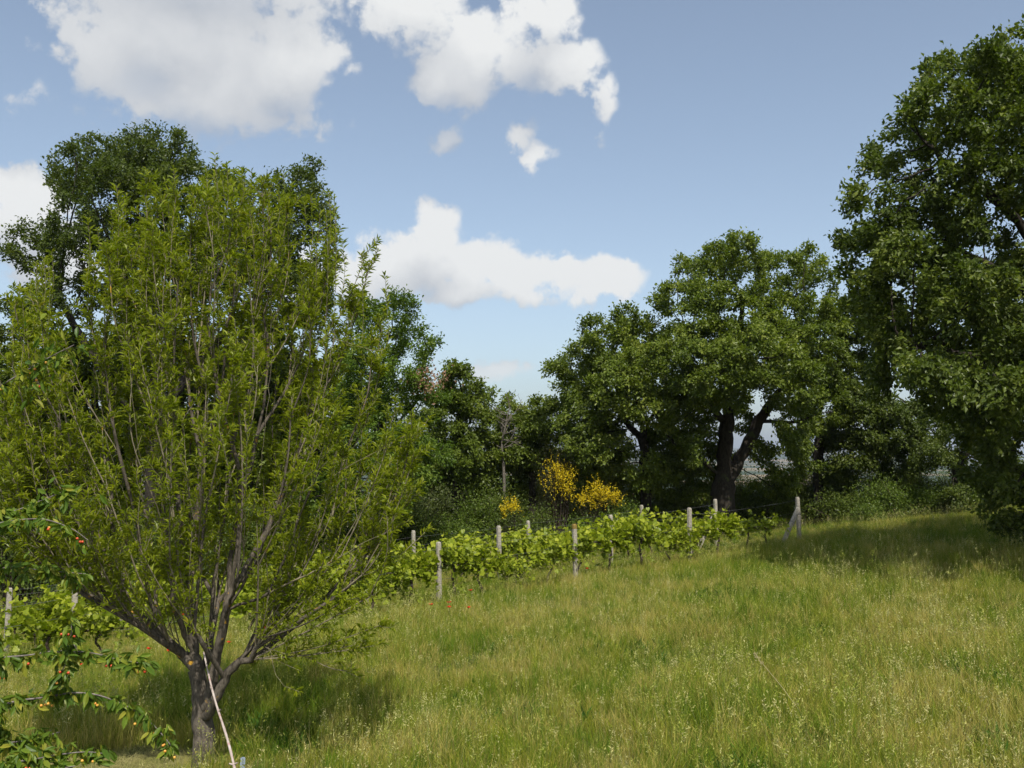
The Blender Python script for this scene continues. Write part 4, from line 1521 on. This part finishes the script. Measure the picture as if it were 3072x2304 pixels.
# ------------------------------------------------------------------ cherry tree reaching in from the left
def cherry():
    rng = np.random.default_rng(91)
    Yc = 8.0
    bx, by = -5.75, 8.3
    base = np.array((bx, by, g1(bx, by)))
    root = empty('cherry_tree', base)
    tag(root, 'cherry tree reaching in from the left edge with drooping leaves and ripening fruit', 'tree')
    trunk = smooth_path([base - (0, 0, .1), base + (.05, 0, 1.0), base + (-.02, .05, 2.2), base + (.1, 0, 3.4), base + (.3, .05, 4.8)], 22)
    ch = [(trunk, np.linspace(.13, .05, 22), 9)]
    leafp, leafd = [], []
    fruit = []
    B = [  # pixel paths (1024), distance offset, leafiness
        ([(-25, 400), (0, 386), (27, 370), (52, 356), (74, 345)], .0, 6),
        ([(-25, 530), (0, 523), (40, 519), (70, 528), (88, 540)], -.2, 8),
        ([(-25, 515), (10, 512), (38, 502), (62, 492)], .1, 8),
        ([(-25, 572), (10, 567), (40, 570), (86, 574)], .1, 9),
        ([(-25, 664), (0, 658), (30, 655), (57, 651), (92, 653), (120, 660), (148, 664)], .0, 9),
        ([(57, 651), (66, 660), (60, 675), (50, 692)], -.1, 9),
        ([(72, 622), (70, 640), (62, 655)], -.1, 9),
        ([(-25, 712), (0, 705), (24, 700), (48, 697), (70, 693), (92, 694), (110, 699), (130, 708), (150, 722), (165, 738), (174, 750)], .0, 9),
        ([(-25, 752), (0, 744), (30, 740), (60, 732)], .1, 9),
        ([(-25, 772), (0, 764), (30, 760), (57, 755), (85, 752), (108, 754)], -.2, 10),
        ([(-25, 785), (10, 778), (40, 772), (75, 766)], -.3, 9),
        ([(-25, 690), (-5, 715), (5, 740)], .2, 9),
        ([(-25, 600), (-8, 640), (2, 670)], .3, 7),
    ]
    for pts, off, lf in B:
        P = [at(p[0], p[1], Yc + off) for p in pts]
        if pts[0][0] < 0:
            z = P[0][2] + rng.uniform(-.1, .25)
            k = int(np.argmin(np.abs(trunk[:, 2] - z)))
            P = [trunk[k], (trunk[k] + P[0]) / 2 + (0, 0, .06)] + P
        S = smooth_path(P, max(10, len(P) * 6))
        r0 = .017 if pts[0][0] < 0 else .008
        ch.append((S, np.linspace(r0 * .6, .0035, len(S)), 5))
        for i in range(1, len(S)):
            if S[i][0] < at(-60, 500, Yc)[0]: continue
            tw = unit(S[i] - S[i - 1])
            seg = np.linalg.norm(S[i] - S[i - 1])
            for _ in range(rng.poisson(lf * 5.6 * seg)):
                q = S[i] + (S[i - 1] - S[i]) * rng.random()
                spur = unit(rng.normal(0, 1, 3) + (0, 0, .2)) * rng.uniform(.01, .07)
                lean = rng.normal(0, .35, 3)
                for _k in range(rng.integers(3, 9)):
                    leafp.append(q + spur + rng.normal(0, .012, 3))
                    leafd.append(unit(tw * rng.uniform(0, .6) + np.array((rng.normal(0, .6), rng.normal(0, .6), -.8 + rng.normal(0, .4))) + lean))
            if rng.random() < 1.5 * seg + .06: fruit.append(S[i])
    for c in [at(38, 384, Yc), at(36, 378, Yc), at(30, 371, Yc), at(52, 700, Yc), at(150, 722, Yc), at(158, 731, Yc)]:
        fruit.append(c + (0, 0, .04))
    # tip spray near the upper twig
    for c, k in ((at(50, 345, Yc), 26), (at(30, 385, Yc), 20), (at(60, 500, Yc), 18)):
        for _ in range(k):
            leafp.append(c + rng.normal(0, .1, 3))
            leafd.append(unit(rng.normal(0, .5, 3) + (0, 0, -.8)))
    Vt, Ft = tube_arrays(ch)
    obj('trunk', mesh_np('cherry_trunk', Vt - base, Ft, M_CBARK, True), root)
    leafp = np.array(leafp)
    m = len(leafp)
    TV = np.array([(0, 0, 0), (.28, .42, .05), (.62, .44, .03), (1, 0, -.10), (.62, -.44, .03), (.28, -.42, .05), (.3, 0, -.03), (.65, 0, -.04)])
    TF = np.array([(0, 6, 1), (0, 5, 6), (6, 7, 1), (1, 7, 2), (5, 7, 6), (5, 4, 7), (7, 3, 2), (7, 4, 3)])
    ll = rng.uniform(.05, .125, m)
    obj('foliage', leaves('cherry_foliage', (TV, TF), leafp - base, np.array(leafd), unit(np.array((0, -.5, .5)) + rng.normal(0, .6, (m, 3))), ll, ll * .37, M_CHERRY, np.clip(rng.random(m) ** 1.4, 0, 1)), root)
    # fruit: two shared meshes per colour
    fm = []
    for nm, c1, c2 in (('red', (.42, .03, .015), (.55, .10, .02)), ('orange', (.60, .20, .03), (.70, .38, .06)), ('yellow', (.62, .40, .06), (.66, .30, .05))):
        mt = rough_mat('cherry_skin_' + nm, c1, c2, 40, bump=.0, rough=.3, spec=.5)
        k, rings = 8, 5
        V = [(0, 0, -.001)]
        for i in range(1, rings):
            a = math.pi * i / rings
            for j in range(k):
                b = 2 * math.pi * j / k
                V.append((.0118 * math.sin(a) * math.cos(b), .0118 * math.sin(a) * math.sin(b), -.0118 + .0112 * math.cos(a)))
        V.append((0, 0, -.0232))
        Fq = [(1 + i * k + j, 1 + (i + 1) * k + j, 1 + (i + 1) * k + (j + 1) % k, 1 + i * k + (j + 1) % k) for i in range(rings - 2) for j in range(k)]
        Ft3 = [(0, 1 + j, 1 + (j + 1) % k) for j in range(k)] + [(len(V) - 1, 1 + (rings - 2) * k + (j + 1) % k, 1 + (rings - 2) * k + j) for j in range(k)]
        fm.append(mesh_np('cherry', np.array(V), [np.array(Fq), np.array(Ft3)], mt, True))
    stalk = mesh_np('stalk', *tube_arrays([(np.array([(0, 0, 0), (.002, 0, .02), (.006, .002, .045)]), np.full(3, .0012), 3)]), M_SHRUBB)
    for c in fruit[:130]:
        for _ in range(rng.integers(1, 3)):
            p = c + (rng.normal(0, .02), rng.normal(0, .02) - .02, -.045)
            f = obj('cherry', fm[rng.integers(0, 3)], root, p - base)
            obj('stalk', stalk, f)
    print('cherry leaves', m, 'fruit', len(fruit))


cherry()

# ------------------------------------------------------------------ pole leaning on the trunk, steel stake
p_top = at(203.5, 652, 12.78)
p_bot = at(241, 797, 11.75)
p_bot[2] = g1(p_bot[0], p_bot[1])
S = smooth_path([p_bot, p_bot * .66 + p_top * .34 + (.015, 0, .01), p_bot * .33 + p_top * .67 + (-.012, 0, 0), p_top], 26)
rr = np.linspace(.018, .010, 26) * (1 + .10 * np.sin(np.arange(26) * 1.9))
Vt, Ft = tube_arrays([(S, rr, 9)])
pole = obj('wooden_pole', mesh_np('wooden_pole', Vt - p_bot, Ft + [np.array([[25 * 9 + i for i in range(9)]])], M_POLE, True), None, p_bot)
tag(pole, 'whitish pink peeling wooden pole leaning against the peach trunk', 'pole')
kn = []
for i, (dx, dy, dz) in [(5, (.05, -.02, .03)), (5, (-.05, -.02, .02)), (14, (.03, -.02, .035)), (18, (-.02, -.02, .04))]:
    kn.append((np.array([S[i], S[i] + np.array((dx, dy, dz))]), np.array((.014, .008)), 6))
Vt, Ft = tube_arrays(kn)
obj('branch_stub', mesh_np('branch_stub', Vt - p_bot, Ft, M_POLE, True), pole)

st = at(241.5, 757.5, 11.3)
sz = g1(st[0], st[1])
h = st[2] - sz
w, tk = .052, .006
prof = [(-w / 2, -.015), (-.008, -.015), (-.008, .012), (.008, .012), (.008, -.015), (w / 2, -.015), (w / 2, -.015 + tk), (.008 + tk, -.015 + tk), (.008 + tk, .012 + tk), (-.008 - tk, .012 + tk), (-.008 - tk, -.015 + tk), (-w / 2, -.015 + tk)]
Vp = np.array([(x, y, z) for z in (-.2, h) for x, y in prof])
k = len(prof)
q = np.array([(j, (j + 1) % k, k + (j + 1) % k, k + j) for j in range(k)])
top = np.array([(k + 0, k + 1, k + 10, k + 11), (k + 1, k + 2, k + 9, k + 10), (k + 2, k + 3, k + 8, k + 9), (k + 3, k + 4, k + 7, k + 8), (k + 4, k + 5, k + 6, k + 7)])
stake = obj('steel_stake', mesh_np('steel_stake', Vp, [q, top], M_STEEL), None, (st[0], st[1], sz))
stake.rotation_euler = (0, .03, .15)
tag(stake, 'short blue grey ribbed steel stake at the bottom edge beside the pole', 'stake')


def leaning_stalk():
    for Y in np.arange(10, 30, .1):
        p = at(800, 706, Y)
        if p[2] < g1(p[0], p[1]) + .25: break
    foot = np.array((p[0] + .12, p[1], g1(p[0] + .12, p[1])))
    tip = at(756, 656, Y + .1)
    S_ = smooth_path([foot, foot * .5 + tip * .5 + (0, 0, .03), tip], 12)
    Vt, Ft = tube_arrays([(S_, np.linspace(.005, .003, 12), 4)])
    o = obj('dry_stalk', mesh_np('dry_stalk', Vt - foot, Ft, M_HAYSTEM, True), None, foot)
    tag(o, 'long dry straw stalk leaning left across the middle of the meadow', 'stalk')
    rng = np.random.default_rng(4)
    n = 22
    q = tip + (tip - foot) * rng.uniform(-.14, .02, (n, 1)) + rng.normal(0, .012, (n, 3))
    obj('seed_head', leaves('seed_head', T_OVAL, q - foot, unit(tip - foot) + rng.normal(0, .5, (n, 3)), rng.normal(0, 1, (n, 3)), .045, .012, M_HAYSTEM, rng.random(n)), o)


M_HAYSTEM = rough_mat('straw', (.34, .29, .14), (.46, .40, .22), 20, bump=0)
leaning_stalk()


# ------------------------------------------------------------------ poppies
def poppy_parts(seed):
    rng = np.random.default_rng(seed)
    h = rng.uniform(.50, .62)
    stem = smooth_path([(0, 0, 0), (rng.normal(0, .03), rng.normal(0, .03), h * .6), (rng.normal(0, .04), rng.normal(0, .04), h)], 7)
    V, Fq = tube_arrays([(stem, np.full(7, .003), 4)])
    top = stem[-1]
    pv, pf = [], []
    for i in range(4):
        a = i * math.pi / 2 + rng.normal(0, .2)
        u = np.array((math.cos(a), math.sin(a), 0))
        s = np.array((-math.sin(a), math.cos(a), 0))
        b = len(pv)
        r = .052
        pv += [top, top + u * r * .6 + s * r * .62 + (0, 0, .018), top + u * r * 1.05 + s * r * .3 + (0, 0, .034), top + u * r * 1.05 - s * r * .3 + (0, 0, .030), top + u * r * .6 - s * r * .62 + (0, 0, .016)]
        pf += [(b, b + 1, b + 2), (b, b + 2, b + 3), (b, b + 3, b + 4)]
    hv, hf = tube_arrays([(np.array([top - (0, 0, .004), top + (0, 0, .006), top + (0, 0, .014)]), np.array((.004, .009, .005)), 6)])
    return V, Fq, np.array(pv), np.array(pf), hv, hf


M_POPPY = leaf_mat('poppy_petal', [(0, (.50, .022, .008)), (1, (.62, .05, .012))], trans=.3, tcol=(1, .6, .4))
M_PSTEM = rough_mat('poppy_stem', (.08, .11, .03), (.11, .14, .04), 30, bump=0)
M_PHEAD = rough_mat('poppy_heart', (.012, .010, .012), (.03, .025, .03), 60, bump=.1)
PV = []
for s in range(3):
    V, Fq, pv, pf, hv, hf = poppy_parts(400 + s)
    PV.append((mesh_np('poppy_stem', V, Fq, M_PSTEM, True), mesh_np('poppy_petals', pv, [pf], M_POPPY, False, {'tint': np.random.default_rng(s).random(len(pv))}), mesh_np('poppy_heart', hv, hf, M_PHEAD, True)))
POP = [(12, 2034, 'lone red poppy at the left edge above the cherry twig'), (370, 1984, 'red poppy in the grass left of the peach trunk, nearest the cherry twig tip'),
       (240, 1996, 'red poppy at the foot of the left concrete post'), (440, 2009, 'red poppy in the grass lowest left of the peach trunk'), (453, 1953, 'left one of two red poppies behind the left peach limb'),
       (493, 1954, 'right one of two red poppies behind the left peach limb'), (552, 1843, 'red poppy seen between the two upright peach trunks'), (1417, 1777, 'red poppy highest up, right of the clear standing post'),
       (1282, 1813, 'red poppy left of the clear standing post'), (1345, 1808, 'red poppy directly right of the foot of the clear standing post'), (1348, 1830, 'red poppy lowest below the clear standing post'),
       (1405, 1820, 'red poppy below the highest one, right of the clear standing post'), (1756, 1705, 'lone red poppy right of the lichen capped post'), (787, 1892, 'red poppy behind the low right peach limb'),
       (701, 1926, 'red poppy seen under the fork of the right peach limbs')]
for i, (px, py, lab) in enumerate(POP):
    # walk out along the sight line until a 0.55 m tall flower meets it
    for Y in np.arange(12, 45, .1):
        p = at(px / 3, py / 3, Y)
        if p[2] - .55 < g1(p[0], p[1]): break
    root = empty('poppy', (p[0], p[1], g1(p[0], p[1])), i * 1.7)
    tag(root, lab, 'poppy', 'red poppies in the grass')
    for nm, me in zip(('stem', 'petals', 'heart'), PV[i % 3]):
        obj(nm, me, root)


# ------------------------------------------------------------------ grass
M_GRASS = grass_mat('grass_blade', (.095, .172, .016), (.215, .253, .022), (.38, .337, .105))
M_SEED = grass_mat('grass_seed_head', (.24, .27, .05), (.33, .34, .09), (.46, .43, .20), tip=(1.15, 1.15, 1.05))
M_WEED = grass_mat('broad_weed', (.045, .105, .018), (.07, .14, .022), (.11, .16, .03), tip=(1.2, 1.2, 1.1))
M_HAY = grass_mat('cut_hay', (.26, .27, .085), (.34, .32, .12), (.42, .37, .17), tip=(1.1, 1.1, 1.0))
SRC = bpy.data.collections.new('grass_sources')


def blade_arrays(rng, n, rad, h0, h1, w0, w1, lean):
    a = rng.uniform(0, 2 * math.pi, n)
    r = rad * np.sqrt(rng.random(n))
    b = np.stack([r * np.cos(a), r * np.sin(a), np.zeros(n) - .02], -1)
    h = rng.uniform(h0, h1, n)
    az = rng.uniform(0, 2 * math.pi, n)
    ld = np.stack([np.cos(az), np.sin(az), np.zeros(n)], -1) * (lean * rng.uniform(.2, 1.3, n) * h)[:, None]
    fz = rng.uniform(0, 2 * math.pi, n)
    s = np.stack([np.cos(fz), np.sin(fz), np.zeros(n)], -1) * (rng.uniform(w0, w1, n) / 2)[:, None]
    up = np.array((0, 0, 1.0))
    m = b + ld * .28 + up * (h * .55)[:, None]
    t = b + ld + up * (h * (1 - .25 * rng.random(n)))[:, None]
    V = np.stack([b - s, b + s, m - s * .8, m + s * .8, t], 1)
    return V.reshape(-1, 3), np.tile([0, 0, .5, .5, 1.0], n), n, t, ld


def tuft(name, seed, n, rad, h0, h1, w0, w1, lean, mat, heads=0, head_mat=None):
    rng = np.random.default_rng(seed)
    V, tint, n, t, ld = blade_arrays(rng, n, rad, h0, h1, w0, w1, lean)
    o = np.arange(n)[:, None] * 5
    F4 = o + np.array([[0, 1, 3, 2]])
    F3 = o + np.array([[2, 3, 4]])
    Vs, Fs3, Fs4, Ts = [V], [F3], [F4], [tint]
    base = len(V)
    mi3 = [0] * len(F3)
    if heads:
        hv, hf, ht = [], [], []
        for k in range(heads):
            a = rng.uniform(0, 2 * math.pi)
            r = rad * math.sqrt(rng.random())
            H = rng.uniform(h1 * .95, h1 * 1.4)
            p0 = np.array((r * math.cos(a), r * math.sin(a), 0))
            dr = rng.normal(0, .14, 3)
            dr[2] = 0
            p1 = p0 + dr * H + (0, 0, H)
            w = .0022
            j = base + len(hv)
            hv += [p0 + (w, 0, 0), p0 - (w, 0, 0), p1]
            ht += [.2, .2, .6]
            hf.append((j, j + 1, j + 2))
            # drooping spikelets
            for q in range(6):
                c = p1 - (p1 - p0) * (q * .028) + rng.normal(0, .008, 3)
                d = unit(np.array((rng.normal(0, .6), rng.normal(0, .6), .45)) + dr * 2) * rng.uniform(.02, .045)
                s = unit(np.cross(d, rng.normal(0, 1, 3))) * rng.uniform(.003, .006)
                j = base + len(hv)
                hv += [c, c + d * .5 + s, c + d, c + d * .5 - s]
                ht += [.8, .9, 1, .9]
                hf += [(j, j + 1, j + 2), (j, j + 2, j + 3)]
        Vs.append(np.array(hv))
        Ts.append(np.array(ht))
        Fs3.append(np.array(hf))
        nh = len(hf)
    me = mesh_np(name, np.concatenate(Vs), [np.concatenate(Fs4), np.concatenate(Fs3)], mat, False, {'tint': np.concatenate(Ts)})
    if heads:
        me.materials.append(head_mat)
        mi = np.zeros(len(me.polygons), dtype=np.int32)
        mi[-nh:] = 1
        me.polygons.foreach_set('material_index', mi)
    ob = bpy.data.objects.new(name, me)
    SRC.objects.link(ob)
    return ob


# names sort in this order: index into the collection
for i in range(5): tuft('tuft_a%d' % i, 500 + i, 46, .17, .16, .42, .003, .007, .45, M_GRASS)
for i in range(5): tuft('tuft_b%d' % i, 520 + i, 40, .17, .18, .45, .003, .007, .5, M_GRASS, 3, M_SEED)
for i in range(2): tuft('tuft_c%d' % i, 540 + i, 26, .12, .30, .62, .005, .010, .35, M_GRASS, 3, M_SEED)
for i in range(3): tuft('tuft_d%d' % i, 560 + i, 130, .22, .015, .08, .003, .006, 4.0, M_HAY)

for i in range(3): tuft('tuft_e%d' % i, 580 + i, 16, .12, .10, .34, .018, .042, .8, M_WEED)


def scatter(name, X, Y, idx, scale, mat_label):
    n = len(X)
    rng = np.random.default_rng(n)
    me = bpy.data.meshes.new(name)
    me.vertices.add(n)
    co = np.stack([X, Y, ground(X, Y)], -1).astype(np.float32)
    me.vertices.foreach_set('co', co.ravel())
    a = me.attributes.new('idx', 'INT', 'POINT')
    a.data.foreach_set('value', idx.astype(np.int32))
    a = me.attributes.new('rot', 'FLOAT_VECTOR', 'POINT')
    rot = np.zeros((n, 3), np.float32)
    rot[:, 2] = rng.uniform(0, 6.283, n)
    rot[:, 0] = rng.normal(0, .07, n)
    rot[:, 1] = rng.normal(0, .07, n)
    a.data.foreach_set('vector', rot.ravel())
    a = me.attributes.new('scl', 'FLOAT', 'POINT')
    a.data.foreach_set('value', scale.astype(np.float32))
    o = obj(name, me)
    ng = bpy.data.node_groups.new(name + '_nodes', 'GeometryNodeTree')
    ng.interface.new_socket('Geometry', in_out='INPUT', socket_type='NodeSocketGeometry')
    ng.interface.new_socket('Geometry', in_out='OUTPUT', socket_type='NodeSocketGeometry')
    gi = ng.nodes.new('NodeGroupInput')
    go = ng.nodes.new('NodeGroupOutput')
    ci = ng.nodes.new('GeometryNodeCollectionInfo')
    ci.inputs['Collection'].default_value = SRC
    ci.inputs['Separate Children'].default_value = True
    ci.inputs['Reset Children'].default_value = True
    ip = ng.nodes.new('GeometryNodeInstanceOnPoints')
    ip.inputs['Pick Instance'].default_value = True

    def na(nm, t):
        q = ng.nodes.new('GeometryNodeInputNamedAttribute')
        q.data_type = t
        q.inputs['Name'].default_value = nm
        return q.outputs['Attribute']
    L = ng.links.new
    L(gi.outputs[0], ip.inputs['Points'])
    L(ci.outputs[0], ip.inputs['Instance'])
    L(na('idx', 'INT'), ip.inputs['Instance Index'])
    L(na('rot', 'FLOAT_VECTOR'), ip.inputs['Rotation'])
    L(na('scl', 'FLOAT'), ip.inputs['Scale'])
    L(ip.outputs[0], go.inputs[0])
    md = o.modifiers.new('scatter', 'NODES')
    md.node_group = ng
    return o


def vnoise(x, y, s, seed):
    r = np.random.default_rng(seed)
    out = np.zeros(len(x))
    for k in range(6):
        a = r.uniform(0, 6.28)
        f = s * r.uniform(.6, 1.7)
        out += np.sin((x * math.cos(a) + y * math.sin(a)) * f + r.uniform(0, 6.28))
    return out / 6


def grass():
    rng = np.random.default_rng(700)
    # stratify by distance: denser near
    Xs, Ys = [], []
    for y0, y1, dens in ((8.5, 16, 55), (16, 24, 42), (24, 34, 30), (34, 50, 18)):
        w = .58 * y1 + 3
        n = int((y1 - y0) * 2 * w * dens)
        x = rng.uniform(-w, w, n)
        y = rng.uniform(y0, y1, n)
        m = np.abs(x) < .58 * y + 2.0
        Xs.append(x[m])
        Ys.append(y[m])
    X = np.concatenate(Xs)
    Y = np.concatenate(Ys)
    cut = (X < -3.75 + .25 * np.sin(Y * 3)) & (Y < 13.9 + .25 * np.sin(X * 2.1))      # the mown corner
    hay = cut
    keep = ~cut
    gx_, gy_ = X[keep], Y[keep]
    big = vnoise(gx_, gy_, .8, 1)
    u = rng.random(len(gx_))
    idx = np.where(u < .50, rng.integers(0, 5, len(gx_)), np.where(u < .94, rng.integers(5, 10, len(gx_)), rng.integers(10, 12, len(gx_))))
    wd = vnoise(gx_, gy_, 1.6, 2)
    idx = np.where((rng.random(len(gx_)) < np.clip(.03 + .9 * (wd - .28), .012, .4)), rng.integers(15, 18, len(gx_)), idx)
    sc = rng.uniform(.75, 1.2, len(gx_)) * (1 + .28 * big)
    tall = vnoise(gx_, gy_, 2.1, 3)
    idx = np.where((tall > .38) & (rng.random(len(gx_)) < .35), rng.integers(10, 12, len(gx_)), idx)
    sc *= np.where(vnoise(gx_, gy_, 1.2, 4) > .42, .66, 1)           # laid flat by wind
    # trodden, drier strips between the vine rows
    rowd = (gx_ - P0[0]) * ROW_N[0] + (gy_ - P0[1]) * ROW_N[1]
    sc *= np.where((rowd > .4) & (rowd < 9), .72, 1)
    o = scatter('meadow_grass', gx_, gy_, idx, sc, None)
    tag(o, 'tall green and straw coloured meadow grass with seed heads over the whole slope', 'grass', None, 'stuff')
    hx, hy = X[hay], Y[hay]
    o = scatter('cut_hay', hx, hy, rng.integers(12, 15, len(hx)), rng.uniform(.8, 1.3, len(hx)), None)
    tag(o, 'pale mown hay lying in the bottom left corner by the peach trunk', 'hay', None, 'stuff')
    print('grass tufts', len(gx_), 'hay', len(hx))


grass()


# ------------------------------------------------------------------ the hazy summer air
def haze():
    x = 15900.0
    z0 = float(V_ALL_MIN) - 1.0
    z1 = float(V_ALL_MAX) + 15.0
    Vh = np.array([(a, b, c) for c in (z0, z1) for a, b in ((-x, -x), (x, -x), (x, x), (-x, x))])
    Fh = np.array([(3, 2, 1, 0), (4, 5, 6, 7), (0, 1, 5, 4), (1, 2, 6, 5), (2, 3, 7, 6), (3, 0, 4, 7)])
    m, nt = new_mat('haze_air')
    v = nt.nodes.new('ShaderNodeVolumePrincipled')
    v.inputs['Color'].default_value = (.80, .88, 1.0, 1)
    v.inputs['Density'].default_value = 0.00012
    v.inputs['Anisotropy'].default_value = 0.3
    o = nt.nodes.new('ShaderNodeOutputMaterial')
    nt.links.new(v.outputs[0], o.inputs['Volume'])
    tag(obj('haze', mesh_np('haze', Vh, [Fh], m)), kind='stuff')


haze()
